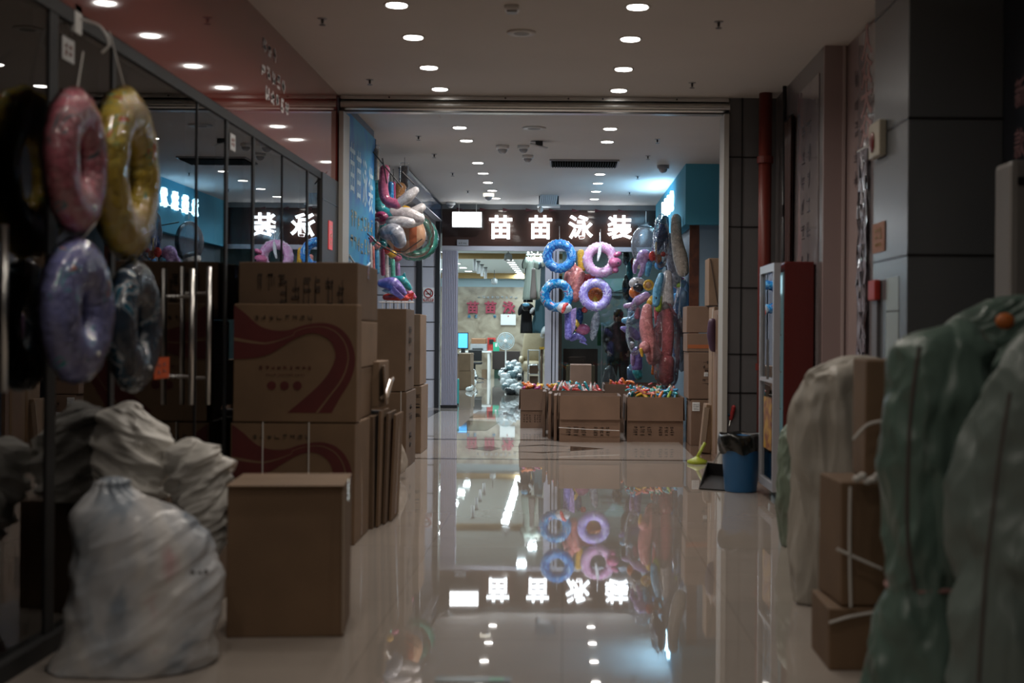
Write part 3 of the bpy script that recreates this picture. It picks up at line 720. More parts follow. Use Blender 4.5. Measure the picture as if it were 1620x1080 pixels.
# column behind
carton('plain brown box under the top row, behind the swoosh box', -1.86, -1.28, 8.18, 8.85, .74, 1.06, 0, card, tape=False)
b3 = carton('brown box with a cut-open side flap, in the column behind the swoosh box', -1.86, -1.235, 8.87, 9.35, .78, 1.09, 0, card3, tape=False)
carton('pale brown box directly beneath the long printed top box', -1.86, -1.275, 8.18, 9.05, 1.063, 1.355, 0, card3, tape=False)
tb = carton('long brown box with rows of dark upright print, topmost of the left stack', X(378, 8.18, 450), -1.275, 8.18, 9.05, 1.36, 1.715, 0, card2, marks=[(.27, .35, 3, 1, .20, .16, 41), (.25, .8, 4, 3, .2, .08, 42), (.62, .52, 6, 1, .42, .26, 43), (.62, .80, 6, 1, .42, .1, 44)], tape=True)
fl = MB(); fl.cbox((-1.215, 9.0, .93), (.012, .42, .26), Matrix.Rotation(.12, 4, 'Z') @ Matrix.Rotation(-.06, 4, 'Y')); fl.build('side_flap', card2, b3)
MB().tube([(-1.22, 8.85, .84), (-1.19, 8.92, .86), (-1.185, 9.1, .95), (-1.18, 9.2, .97)], [.012, .02, .018, .008], 8, flat=.4).build('torn_tape', clear_tape, b3)
MB().box(-1.86, -1.24, 8.65, 9.4, 0, .735).build('cardboard_box', card2, loc=(-1.5, 9, 0)); o = bpy.context.scene.objects[-1]
for o in [q for q in bpy.data.objects if q.name.startswith('cardboard_box') and q.type == 'MESH']: tag(o, 'dark brown box on the floor under the cut-open box', 'box')
# flattened cartons leaning
fc = None
for k in range(3):
    x0 = -1.215+k*.028
    y = 8.72+k*.14
    r = thing('flattened_carton', ['flattened brown carton leaning on the stack, the innermost of three', 'flattened brown carton leaning between two others against the stack', 'flattened brown carton leaning on the stack, outermost of three'][k], 'cardboard sheet', (x0, y, 0))
    MB().cbox((x0, y+.2, .385-.01*k), (.016, .40, .76-.02*k), Matrix.Rotation(.02+.01*k, 4, 'Y')).build('sheet', (card, card2, card)[k], r)
    MB().cbox((x0+.009, y+.2, .36), (.002, .05, .66), Matrix.Rotation(.02+.01*k, 4, 'Y')).build('tape_strip', (tape_m, redink, tape_m)[k], r)
# stack C
xc = X(643, 12.45, 700)
c1 = carton('tall brown box with black side symbols, bottom of the stack at the shutter post', -1.98, xc, 12.42, 13.2, 0, .72, 0, card2, tape=False, straps=[.9])
c2 = carton('tall brown box with round dark marks, top of the stack behind the shutter post', -1.98, xc-.01, 12.42, 13.1, .725, 1.50, 0, card2, tape=True)
for r, z, n in ((c1, .52, 61), (c1, .25, 62), (c2, 1.25, 63), (c2, 1.0, 64)):
    scribble(MB(), 2, 1, .3, .2, Matrix.Translation((xc-.0+.002 if r is c1 else xc-.006, 12.75, z)) @ FACE_R, n, stroke=.14, d=.002).build('side_print', ink, r)
carton('narrow brown box behind the symbol-marked stack, upper one', -1.95, X(668, 14.2, 550), 14.0, 14.6, .72, 1.47, 0, card3, tape=False)
carton('narrow brown box behind the symbol-marked stack, lower one', -1.95, X(669, 14.2, 700), 14.0, 14.7, 0, .71, 0, card3, tape=False, marks=[(.9, .3, 1, 3, .1, .3, 65)])
# crumpled sacks behind the flattened cartons
def bag(label, prof, Y, depth, m, name='plastic_sack', cat='sack', parts=(), **k):
    mb = sack_mb(prof, Y, depth, **k)
    base = min(v.z for v in mb.v); c = sum((v for v in mb.v), Vector())/len(mb.v)
    r = thing(name, label, cat, (c.x, Y, base)); mb.build('bag_body', m, r, smooth=True, sub=0); return r
white_cl = mat('white_woven', (.62, .60, .56), .42, spec=.5, bump=(5, 1.0, .05, 4, 1), var=(3, .12))
beige_cl = mat('beige_wrap', (.42, .37, .32), .4, bump=(20, .6, .01), var=(4, .2))
bag('crumpled brown plastic sack on the floor behind the leaning cartons', [(783, 604, 616), (775, 602, 622), (740, 602, 625), (700, 602, 620), (675, 604, 614)], 10.55, .9, mat('brown_wrap', (.25, .19, .15), .25, bump=(20, .8, .01)), folds=.03, seed=4)
bag('pale beige crumpled sack slumped before the tall printed boxes', [(752, 600, 630), (740, 596, 640), (715, 596, 637), (695, 596, 630), (680, 598, 618), (670, 600, 608)], 11.6, .9, beige_cl, folds=.04, seed=7)

# ---------------- sacks front left ----------------
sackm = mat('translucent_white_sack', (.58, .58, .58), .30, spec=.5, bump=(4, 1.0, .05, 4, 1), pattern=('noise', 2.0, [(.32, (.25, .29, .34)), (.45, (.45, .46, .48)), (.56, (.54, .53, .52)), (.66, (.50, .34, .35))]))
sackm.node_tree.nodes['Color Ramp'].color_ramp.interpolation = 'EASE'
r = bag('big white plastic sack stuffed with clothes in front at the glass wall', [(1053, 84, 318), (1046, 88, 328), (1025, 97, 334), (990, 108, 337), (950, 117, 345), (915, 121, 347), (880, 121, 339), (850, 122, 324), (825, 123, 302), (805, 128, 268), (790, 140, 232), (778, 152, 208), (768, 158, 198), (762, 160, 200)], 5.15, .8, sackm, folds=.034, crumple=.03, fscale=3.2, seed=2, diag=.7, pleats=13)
p = Wp(317, 903, 4.93); scribble(MB(), 1, 3, .075, .03, Matrix.Translation((p.x, 4.905, p.z)) @ FRONT @ Matrix.Rotation(.5, 4, 'Y'), 71, d=.012).build('pen_mark', ink, r)
bag('empty crumpled white woven bag heaped on the dark box, tall one by the poster', [(790, 148, 236), (775, 141, 262), (755, 139, 268), (730, 138, 269), (705, 140, 262), (685, 146, 252), (665, 156, 243), (650, 172, 236), (641, 190, 228)], 5.98, .75, white_cl, folds=.07, crumple=.07, fscale=5, seed=5, diag=-.6, sq=.8, base_flat=False, name='woven_bag', cat='bag')
bag('slack white woven bag draped down between the tall bag and the plain box', [(876, 332, 352), (862, 322, 357), (835, 306, 358), (805, 288, 361), (775, 276, 366), (750, 268, 373), (728, 267, 370), (710, 272, 348), (699, 284, 322)], 5.92, .55, white_cl, folds=.06, crumple=.06, fscale=6, seed=9, diag=.8, base_flat=False, name='woven_bag', cat='bag')
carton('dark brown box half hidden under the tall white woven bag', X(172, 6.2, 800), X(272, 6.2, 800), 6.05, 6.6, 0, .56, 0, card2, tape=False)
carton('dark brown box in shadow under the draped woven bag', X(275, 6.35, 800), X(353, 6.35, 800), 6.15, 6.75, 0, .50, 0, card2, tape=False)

# ---------------- right foreground bundles ----------------
green = mat('green_tarp', (.10, .155, .13), .33, spec=.5, bump=(3.2, 1.0, .07, 4, 1), var=(3, .18))
green2 = mat('grey_green_tarp', (.13, .165, .15), .36, spec=.5, bump=(3.2, 1.0, .07, 4, 1), var=(3, .18))
cream = mat('cream_tarp', (.40, .375, .33), .42, bump=(3.2, 1.0, .07, 4, 1), var=(3, .15))
mossy = mat('moss_tarp', (.17, .22, .17), .4, bump=(3.2, 1.0, .07, 4, 1), var=(5, .2))
gA = bag('big green tarpaulin bundle tied at its waist, left of the grey-green one', [(1112, 1362, 1570), (1080, 1366, 1570), (1030, 1368, 1565), (985, 1380, 1560), (955, 1394, 1552), (925, 1410, 1545), (895, 1406, 1552), (850, 1400, 1560), (790, 1398, 1565), (720, 1398, 1568), (650, 1402, 1570), (590, 1410, 1565), (555, 1428, 1560), (530, 1455, 1545), (512, 1490, 1535)], 4.65, .72, green, folds=.05, crumple=.10, fscale=4.0, seed=12, vert=.55, name='wrapped_bundle', cat='bundle')
p = [Wp(x, y, 4.40) for x, y in ((1455, 548), (1442, 640), (1436, 760), (1437, 860), (1448, 935))]
MB().tube(smooth_path(p), .007, 6).build('stitched_seam', mat('seam_brown', (.06, .045, .04), .7), gA)
pts = []
mbt = MB(); c = Wp(1478, 926, 4.65)
mbt.tube([c+Vector((.165*math.cos(a), .125*math.sin(a), .006*math.sin(3*a))) for a in [2*math.pi*i/30 for i in range(31)]], .009, 7); mbt.build('tie_cord', mat('pink_cord', (.30, .16, .15), .6), gA)
gB = bag('large grey-green tarpaulin bundle, nearest at the edge beside the green one', [(1190, 1530, 1790), (1120, 1530, 1790), (1040, 1526, 1790), (970, 1512, 1780), (920, 1514, 1775), (850, 1518, 1780), (780, 1524, 1785), (700, 1538, 1790), (640, 1550, 1785), (590, 1568, 1770), (555, 1590, 1740), (530, 1615, 1700)], 4.2, .6, green2, folds=.05, crumple=.10, fscale=3.6, seed=21, vert=.55, name='wrapped_bundle', cat='bundle')
p = [Wp(x, y, 3.93) for x, y in ((1598, 620), (1585, 700), (1572, 800), (1560, 900), (1553, 1000), (1548, 1080))]
MB().tube(smooth_path(p), .006, 6).build('stitched_seam', MATS['seam_brown'], gB)
gC = bag('dark green tarpaulin roll with an orange tag, behind the two big bundles', [(1060, 1500, 1720), (900, 1495, 1720), (700, 1490, 1725), (600, 1488, 1725), (540, 1492, 1720), (505, 1510, 1712), (485, 1540, 1700), (474, 1570, 1680)], 5.05, .4, green, folds=.06, crumple=.08, fscale=4.5, seed=33, diag=.6, name='wrapped_bundle', cat='bundle')
q = Wp(1590, 508, 4.75); MB().ell(q, (.035, .02, .03)).build('orange_tag', mat('orange_tag', (.5, .14, .03), .5), gC, smooth=True)
wb = bag('tall cream tarpaulin bundle standing before the pink wall panels', [(958, 1276, 1378), (945, 1266, 1388), (920, 1262, 1392), (880, 1259, 1394), (820, 1261, 1396), (760, 1258, 1398), (700, 1256, 1400), (650, 1261, 1400), (615, 1272, 1400), (592, 1288, 1398), (578, 1306, 1392), (568, 1330, 1384)], 6.45, .75, cream, folds=.07, crumple=.04, fscale=6, seed=41, name='wrapped_bundle', cat='bundle', vert=.2)
MB().tube([Wp(1300, 968-.0, 6.1)+Vector((0, 0, .03)), Wp(1298, 880, 6.1), Wp(1297, 820, 6.13)], .005, 6).build('tie_cord', cord_m, wb)
bag('small moss-green bundle half hidden beyond the cream one', [(884, 1252, 1276), (870, 1243, 1280), (830, 1237, 1284), (780, 1233, 1286), (730, 1234, 1286), (695, 1238, 1284), (672, 1248, 1280), (658, 1258, 1276)], 8.1, .9, mossy, folds=.04, fscale=8, seed=44, name='wrapped_bundle', cat='bundle')
# tied cartons between cream and green bundles
T1 = carton('brown box tied with white twine, lowest of the three beside the green bundle', X(1312, 5.12, 1000), X(1405, 5.12, 1000), 5.12, 5.5, 0, .24, 0, card, tape=False)
T2 = carton('brown box tied with white twine, middle of the three beside the green bundle', X(1326, 5.15, 870), X(1425, 5.15, 870), 5.15, 5.5, .245, .725, math.radians(3), card, tape=False)
T3 = carton('tall brown box on top of the two tied ones beside the green bundle', X(1376, 5.15, 650), X(1465, 5.15, 650), 5.17, 5.5, .73, 1.20, math.radians(-4), card, tape=False)
for r, pts in ((T2, [(1324, 868), (1350, 880), (1395, 900)]), (T2, [(1345, 770), (1344, 860), (1346, 960)]), (T1, [(1312, 985), (1345, 975), (1385, 968)]), (T3, [(1350, 695), (1372, 672), (1400, 665)])):
    MB().tube(smooth_path([Wp(x, y, 5.10) for x, y in pts]), .0055, 6).build('twine', cord_m, r)
mb = MB(); c = Wp(1368, 757, 5.1)
for k in range(5): mb.ell(c+Vector((-.03+k*.02, .0, .012*math.sin(k*2))), (.018, .015, .014), nu=10, nv=6)
mb.build('twine_knot', cord_m, T3, smooth=True)
# ---------------- swim rings ----------------
def vinyl(name, stops, scale=9, kind='noise', rough=.16):
    return mat(name, stops[0][1], rough, coat=.35, spec=.5, bump=(9, .5, .01, 3), pattern=(kind, scale, stops))
def ring(name_label, px, py, Y, D, tube, yaw, m, tilt=0, group=None, wrapit=True, string_to=None, name='swim_ring', loc=None, flat=1.0, rip=.06):
    c = loc if loc is not None else Wp(px, py, Y)
    r = thing(name, name_label, 'swim ring', tuple(c), 0, group)
    # ring axis: starts along x (faces the aisle), yawed about z
    M = Matrix.Translation(c) @ Matrix.Rotation(yaw, 4, 'Z') @ Matrix.Rotation(tilt, 4, 'X') @ Matrix.Rotation(math.pi/2, 4, 'Y')
    R = D/2-tube
    MB().torus(M, R, tube, rip=rip, flat=flat).build('tube_body', m, r, smooth=True)
    MB().lathe(M @ Vector((R*.96, .03, tube*flat*.9)), [(.001, .014), (.010, .014), (.012, 0)], 12, m=M.to_3x3().to_4x4()).build('air_valve', mat('valve_clear', (.6, .6, .6), .2), r, smooth=True)
    if wrapit:
        w2 = MB().torus(M, R, tube*1.07, nu=60, nv=18, rip=.10, flat=flat)
        for v in w2.v: v += noise.noise_vector(v*11)*.006
        w2.build('clear_bag', wrap, r, smooth=True)
    top = c+Vector((0, 0, D/2-tube*.2))
    if string_to is not None: MB().tube([top, string_to], .003, 6).build('hanging_cord', cord_m, r)
    return r
pinkv = vinyl('pink_vinyl', [(.30, (.55, .15, .20)), (.50, (.62, .24, .29)), (.60, (.2, .25, .3)), (.63, (.62, .3, .33))], 7)
yelv = vinyl('yellow_vinyl', [(.30, (.62, .42, .05)), (.50, (.66, .50, .09)), (.60, (.10, .35, .22)), (.62, (.66, .50, .09)), (.655, (.6, .13, .05)), (.70, (.62, .5, .12))], 6)
lavv = vinyl('lavender_vinyl', [(.30, (.22, .23, .50)), (.50, (.28, .29, .58)), (.60, (.05, .36, .42)), (.625, (.28, .29, .58)), (.66, (.5, .2, .12)), (.70, (.3, .3, .58))], 7)
navv = vinyl('navy_vinyl', [(.30, (.012, .03, .06)), (.52, (.02, .07, .12)), (.57, (.42, .45, .5)), (.61, (.02, .16, .26)), (.66, (.03, .03, .04))], 6)
hk = Vector((-1.93, 5.45, 2.35))
c = Wp(120, 254, 5.0); ring('pink swim ring in clear wrap hanging on the glass wall, above the lavender ring', 120, 254, 5.0, .535, .088, math.radians(3), pinkv, flat=.68, string_to=Vector((-1.93, 5.3, 2.4)))
ring('yellow swim ring with coloured dots hanging behind the pink ring', 199, 274, 5.62, .71, .105, math.radians(3), yelv, flat=.68, string_to=Vector((-1.93, 5.6, 2.55)))
ring('lavender swim ring with small pictures hanging under the pink ring', 122, 491, 5.0, .535, .098, math.radians(-1), lavv, flat=.7, string_to=Wp(152, 352, 5.05))
ring('navy and white patterned swim ring hanging below the yellow ring', 212, 516, 5.66, .55, .09, math.radians(2), navv, flat=.65, string_to=Wp(200, 400, 5.66))
hkr = thing('hanging_hook', 'white plastic hook high on the glass wall holding the yellow ring', 'hook', (-2.03, 5.6, 2.5))
MB().tube(smooth_path([Vector((-2.05, 5.6, 2.6)), Vector((-1.97, 5.6, 2.57)), Vector((-1.93, 5.6, 2.50)), Vector((-1.96, 5.6, 2.46))]), .006, 8).build('hook_arm', white_p, hkr)
MB().box(-2.073, -2.06, 5.56, 5.64, 2.54, 2.66).build('suction_pad', white_p, hkr)

def sheet_on_glass(label, px0, px1, py0, py1, name='paper_notice', m=None, x=-2.068):
    Y0, Y1 = -x*F/(VX-px0), -x*F/(VX-px1)
    z0, z1 = Z(py1, Y0, px0), Z(py0, Y0, px0)
    o = thing(name, label, 'notice', (x, Y0, z0)); MB().box(x-.002, x+.001, Y0, Y1, z0, z1).build('sheet', m or lm, o)
    scribble(MB(), 2, 2, (Y1-Y0)*.7, (z1-z0)*.6, Matrix.Translation((x+.0015, (Y0+Y1)/2, (z0+z1)/2)) @ FACE_R, int(px0)).build('print', mat('notice_red', (.3, .12, .1), .6), o)
    return o
sheet_on_glass('small white paper notice stuck high on the glass above the pink ring', 95, 114, 55, 92)
sheet_on_glass('small white paper notice stuck high on the glass beyond the yellow ring', 362, 370, 210, 236)
sheet_on_glass('small red sticker on the glass just right of the navy ring', 244, 268, 566, 600, 'red_sticker', mat('sticker_red', (.45, .07, .02), .4))
# door handles
dh = None
for (px, y0, y1, lab) in ((303, 425, 640, 'upright steel door handle behind the navy ring, nearer of the pair'), (330, 422, 640, 'upright steel door handle behind the navy ring, farther of the pair'), (6, 355, 620, 'upright steel door handle at the edge of the glass wall, before the lavender ring')):
    Y = 2.0*F/(VX-px); z0, z1 = Z(y1, Y, px), Z(y0, Y, px)
    r = thing('door_handle', lab, 'door handle', (-2.0, Y, z0))
    MB().tube([(-2.0, Y, z0), (-2.0, Y, z1)], .014, 12).build('bar', steel, r, smooth=True)
    for z in (z0+.15, z1-.15): MB().tube([(-2.0, Y, z), (-2.075, Y, z)], .009, 8).build('mount', steel, r)
# yellow advertising board behind the glass
yb = thing('advertising_board', 'yellow advertising board with red characters leaning behind the glass, left of the sacks', 'board', (-2.13, 5.5, .12))
MB().box(-2.16, -2.13, 5.50, 6.32, .12, 1.06).build('board', mat('board_yellow', (.42, .42, .04), .5, pattern=('noise', 1.6, [(.4, (.40, .42, .04)), (.62, (.28, .34, .06))])), yb)
MB().box(-2.165, -2.125, 5.455, 5.50, .10, 1.07).build('white_edge', mat('edge_white', (.6, .6, .58), .4), yb)
for i, ch in enumerate('大厂直'):
    MB().mesh(text_mesh(ch, .26, .001, .006), Matrix.Translation((-2.128, 5.64+i*.2, .80)) @ FACE_R @ Matrix.Diagonal((.8, 1.3, 1, 1))).build('character', mat('board_red', (.45, .03, .02), .5), yb)
MB().box(-2.13, -2.127, 5.53, 5.72, .26, .48).build('picture', mat('board_blue', (.08, .30, .36), .5), yb)
# shapes in the dark shop
sf = thing('shop_shelf', 'dark shelf unit inside the unlit shop behind the glass wall', 'shelf', (-4.2, 8, 0))
for z in (.05, .6, 1.15, 1.7): MB().box(-4.6, -4.0, 5.0, 11.0, z, z+.03).build('shelf_board', dk, sf)
for y in (5.0, 7.0, 9.0, 10.97): MB().box(-4.6, -4.0, y, y+.03, 0, 1.75).build('upright', dk, sf)
rb = thing('red_reflection_strip', 'red reflection made as a glowing strip on the grey pillar before the shutter post', 'banner', (-2.04, 11.5, 1.9))
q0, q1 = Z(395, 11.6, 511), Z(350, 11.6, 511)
MB().box(-2.05, -2.043, 11.48, 11.66, q0, q1).build('cloth_or_reflection', mat('reflection_red', (.55, .03, .03), .35, emis=(1, .05, .04), estr=.25), rb)  # a red reflection on the pillar, built as a solid glowing strip
scribble(MB(), 3, 1, .12, (q1-q0)*.85, Matrix.Translation((-2.042, 11.57, (q0+q1)/2)) @ FACE_R, 88).build('characters', mat('reflection_gold', (.6, .4, .25), .4), rb)  # invented marks on the reflection strip

# ---------------- inflatables ----------------
def vin(name, c, c2=None, rough=.2):
    c2 = c2 or tuple(q*.6 for q in c)
    return mat(name, c, rough, coat=.35, spec=.5, bump=(16, .6, .008, 3), pattern=('noise', 14, [(.30, tuple(q*.75 for q in c)), (.46, c), (.55, c2), (.61, tuple(min(.8, q*1.25+.06) for q in c))]))
V = dict(
    teal=vin('teal_vinyl', (.03, .28, .32), (.04, .36, .42)), pink=vin('rose_vinyl', (.50, .13, .24), (.38, .08, .16)), white=vin('white_vinyl', (.62, .60, .60), (.52, .50, .52)),
    blue=vin('blue_vinyl', (.03, .20, .48), (.08, .36, .62)), brown=vin('tan_vinyl', (.42, .22, .10)), magenta=vin('magenta_vinyl', (.38, .05, .16), (.25, .06, .14)),
    grey=vin('grey_vinyl', (.30, .31, .35), (.42, .43, .46)), red=vin('red_vinyl', (.62, .06, .05)), coral=vin('coral_vinyl', (.62, .20, .18), (.66, .28, .22)),
    orange=vin('orange_vinyl', (.75, .20, .04)), yellow=vin('gold_vinyl', (.70, .42, .05), (.6, .3, .04)), purple=vin('purple_vinyl', (.20, .16, .48), (.28, .24, .56)),
    lilac=vin('lilac_vinyl', (.45, .30, .58), (.55, .40, .62)), green=vin('lime_vinyl', (.30, .45, .05)), cream=vin('cream_vinyl', (.58, .52, .44), (.48, .42, .36)),
    navy=vin('deep_blue_vinyl', (.02, .05, .16), (.03, .1, .26)), flam=vin('flamingo_vinyl', (.66, .27, .27), (.60, .22, .23)), flamd=vin('dark_flamingo_vinyl', (.50, .11, .12), (.40, .07, .09)),
    mint=vin('mint_vinyl', (.12, .45, .36), (.18, .55, .45)), black=vin('black_vinyl', (.02, .02, .022)), skyb=vin('sky_vinyl', (.12, .38, .60), (.2, .5, .7)))
def toy(name, label, cat, parts, group=None, wrapm=None):
    """parts: (part name, kind, material key, pixels / centre, Y, radius)"""
    built = []; org = None; r = None
    for (nm, kind, mk, pts, Y, rad) in parts:
        mb = MB()
        if kind == 'tube':
            P_ = [Wp(q[0], q[1], Y+(q[2] if len(q) > 2 else 0)) for q in pts]
            mb.capsule(P_, [q*Y/F for q in rad] if isinstance(rad, (list, tuple)) else rad*Y/F)
        elif kind == 'ell':
            c = Wp(pts[0], pts[1], Y); ang = math.radians(pts[2]) if len(pts) > 2 else 0
            rr = (rad[0]*Y/F, (rad[2] if len(rad) > 2 else min(rad[:2]))*Y/F, rad[1]*Y/F)
            mb.ell(c, rr, Matrix.Rotation(ang, 4, 'Y'), disp=lambda v: .05*noise.noise(v*14+c))
        elif kind == 'cone':
            a, b = Wp(*pts[0], Y), Wp(*pts[1], Y); mb.tube([a, a.lerp(b, .5), b], [q*Y/F for q in rad], 12)
        elif kind == 'fin':
            mb.prism([Wp(*q, Y) for q in pts], (0, 1, 0), rad*Y/F)
        if r is None: r = thing(name, label, cat, tuple(sum(mb.v, Vector())/len(mb.v)), 0, group)
        mb.build(nm, V[mk] if mk in V else MATS[mk], r, smooth=kind != 'fin', bevel=.008 if kind == 'fin' else 0)
    return r
# left hanging rack beyond the shutter
toy('float_noodle', 'teal inflatable tube curling under the pink one on the left rack', 'float', [('body', 'tube', 'teal', [(600, 285), (598, 310), (603, 332), (618, 340)], 14.6, 9), ('head', 'tube', 'white', [(622, 337), (645, 338), (664, 345)], 14.6, [9, 10, 8])])
toy('float_noodle', 'pink inflatable tube with a white end, bent upward on the left rack', 'float', [('body', 'tube', 'pink', [(609, 268), (606, 295), (611, 316), (628, 323)], 14.3, [8, 8, 8, 8]), ('head', 'tube', 'white', [(632, 321), (647, 310), (657, 301)], 14.3, [7, 9, 6])])
toy('float_noodle', 'magenta inflatable tube with a long white end below the teal one', 'float', [('body', 'ell', 'magenta', (603, 345), 14.5, (12, 11)), ('head', 'tube', 'white', [(618, 350), (636, 350), (650, 352)], 14.4, [8, 8, 7])])
toy('float_noodle', 'white inflatable tube sticking out farther than the others on the left rack', 'float', [('body', 'tube', 'white', [(640, 340), (655, 335), (667, 328)], 15.2, [8, 8, 7]), ('lower_tube', 'tube', 'white', [(630, 350), (648, 352), (663, 348)], 15.2, [9, 9, 8])])
toy('fluffy_float', 'grey rounded float drooping below the magenta tube', 'float', [('body', 'tube', 'grey', [(612, 368), (624, 368), (632, 382)], 14.3, [12, 15, 11])])
toy('swim_tube', 'blue inflatable tube hanging between the pink tube and the tan one', 'float', [('body', 'tube', 'blue', [(618, 292), (618, 318)], 14.8, 5), ('cord', 'tube', 'black', [(618, 286), (616, 262)], 14.8, .7)])
toy('swim_tube', 'tan inflatable tube hanging behind the pink float on the left rack', 'float', [('body', 'tube', 'brown', [(633, 298), (630, 322)], 15.4, [10, 9]), ('stripe', 'tube', 'yellow', [(632, 326), (645, 330)], 15.3, 4)])
tb_ = toy('float_bundle', 'thin magenta upright tube behind the pink and teal floats on the left rack', 'float', [('body', 'tube', 'magenta', [(623, 290), (623, 320)], 15.0, 3), ('cord', 'tube', 'black', [(623, 286), (622, 268)], 15.0, .7)])
# striped lounger in clear bag with mint ring
st = thing('striped_float', 'orange and brown striped inflatable cushion in a clear bag on the left rack', 'float', tuple(Wp(643, 370, 15.5)))
stripe = mat('orange_stripes', (.6, .3, .15), .25, coat=.5, pattern=('wave_x', 1.7, [(.0, (.62, .36, .22)), (.56, (.44, .12, .05))], .6))
c = Wp(640, 366, 15.5); mb = MB().ell(c, (.235, .12, .25), Matrix.Rotation(math.radians(-25), 4, 'Y'), nu=32, nv=20, sq=.75); mb.build('cushion', stripe, st, smooth=True)
MB().ell(Wp(651, 368, 15.5), (.26, .18, .31), Matrix.Rotation(math.radians(-25), 4, 'Y'), nu=32, nv=20, disp=lambda v: .06*noise.noise(v*9)).build('clear_bag', wrap, st, smooth=True)
MB().tube([Wp(600, 396, 15.3), Wp(640, 398, 15.25), Wp(668, 378, 15.25)], .006, 6).build('black_strap', blackcord, st)
mr = thing('swim_ring', 'mint green swim ring in a clear bag behind the striped cushion', 'swim ring', tuple(Wp(655, 375, 15.9)))
mintv = vinyl('mint_patterned', [(.3, (.05, .34, .27)), (.58, (.10, .45, .36)), (.66, (.5, .45, .38)), (.7, (.06, .3, .25))], 8)
Mr = Matrix.Translation(Wp(653, 374, 15.9)) @ Matrix.Rotation(math.radians(20), 4, 'Z') @ Matrix.Rotation(math.radians(68), 4, 'X') @ Matrix.Rotation(0, 4, 'Y')
MB().torus(Mr, .25, .06, rip=.06).build('tube_body', mintv, mr, smooth=True)
w2 = MB().torus(Mr, .25, .067, nu=60, nv=16, rip=.1); w2.build('clear_bag', wrap, mr, smooth=True)
# rack rails and hanging strips on the left
rk = thing('display_rack', 'thin black display rack with hooks and cords on the left wall', 'rack', (-1.95, 14.5, 2.2))
for a, b in (((561, 355), (585, 378)), ((572, 362), (575, 420)), ((561, 358), (560, 416)), ((578, 366), (600, 388)), ((636, 272), (656, 292)), ((605, 250), (612, 290)), ((590, 240), (636, 296))):
    MB().tube([Wp(*a, 13.6), Wp(*b, 13.7)], .007, 6).build('rail', blackcord, rk)
for (px, y0, y1, wd, mk, Y) in ((578, 240, 292, 5, 'white', 14.0), (594, 235, 285, 6, 'cream', 14.1), (583, 292, 350, 4, 'magenta', 14.1), (590, 350, 400, 9, 'grey', 14.3), (640, 262, 300, 6, 'grey', 16.0), (605, 340, 395, 6, 'teal', 14.9), (612, 385, 420, 6, 'teal', 15.6)):
    r = thing('hanging_pouch', {578: 'narrow white pouch hanging beside the blue poster', 594: 'narrow cream pouch hanging right of the white pouch', 583: 'narrow magenta pouch hanging low by the blue poster', 590: 'grey packed pouch hanging above the pastel hammers', 640: 'grey upright strip at the start of the navy signboard', 605: 'teal pouch hanging under the magenta float', 612: 'teal pouch hanging lowest behind the pastel hammers'}[px], 'pouch', tuple(Wp(px, y0, Y)))
    a, b = Wp(px-wd, y1, Y), Wp(px+wd, y0, Y); mb = MB().box(a.x, b.x, Y-.03, Y+.03, a.z, b.z); mb.build('packed_goods', V[mk], r, bevel=.02)
    MB().box(a.x-.01, b.x+.01, Y-.04, Y+.04, a.z-.02, b.z+.04).build('clear_bag', wrap, r, bevel=.02)
    MB().tube([(Vector((a.x+b.x, 0, 0))/2).x and Vector(((a.x+b.x)/2, Y, b.z)), Vector(((a.x+b.x)/2, Y, b.z+.1))], .003, 5).build('cord', blackcord, r)
wl2 = thing('wall_hooks_panel', 'pale slotted display panel with upper goods on the left wall', 'display panel', (-2.43, 15.4, .9))
MB().box(-2.44, -2.42, 14.2, 16.95, .2, 3.1).build('panel', mat('slat_panel', (.32, .34, .37), .35, pattern=('wave_z', 2.6, [(0, (.30, .32, .35)), (.9, (.10, .11, .12))])), wl2)
toy('inflatable_cylinder', 'teal inflatable cylinder with a yellow picture behind black rails', 'inflatable toy', [('body', 'tube', 'teal', [(572, 385), (573, 425)], 13.7, [9, 10]), ('picture', 'ell', 'yellow', (578, 395), 13.62, (3, 6)), ('base', 'ell', 'blue', (577, 414), 13.62, (5, 5))])
for (px, py, hk_, bk, yb_, nm) in ((584, 378, 'pink', 'white', 430, 'rose head on a white stick, first from the poster'), (588, 382, 'teal', 'coral', 436, 'teal head on a coral stick'), (595, 388, 'coral', 'skyb', 438, 'coral head on a sky blue stick'), (604, 387, 'teal', 'pink', 441, 'teal head on a rose stick'), (610, 396, 'red', 'white', 445, 'red head on a white stick'), (620, 402, 'yellow', 'mint', 450, 'yellow head on a mint stick'), (628, 408, 'pink', 'lilac', 448, 'rose head on a lilac stick, last in the row')):
    Y = 13.8+(px-584)*.03
    toy('toy_hammer', 'pastel inflatable hammer, '+nm, 'inflatable toy', [('head', 'ell', hk_, (px, py), Y, (8, 6)), ('handle', 'tube', bk, [(px+1, py+10), (px+2, yb_-8)], Y+.02, 3.6)], 'inflatable hammers in a row')
toy('inflatable_dolphin', 'purple inflatable dolphin lying on the rack above the tall boxes', 'inflatable toy', [('body', 'tube', 'purple', [(604, 448), (622, 450), (640, 464)], 14.2, [7, 12, 4]), ('fin', 'fin', 'purple', [(622, 452), (640, 470), (634, 474), (616, 462)], 14.1, 4), ('belly', 'ell', 'white', (622, 462, 10), 14.25, (18, 4))])
toy('inflatable_dolphin', 'teal inflatable dolphin behind the purple one', 'inflatable toy', [('body', 'tube', 'teal', [(618, 443), (636, 444), (648, 456)], 14.6, [5, 8, 4]), ('fin', 'fin', 'teal', [(634, 438), (640, 430), (644, 444)], 14.6, 4)])
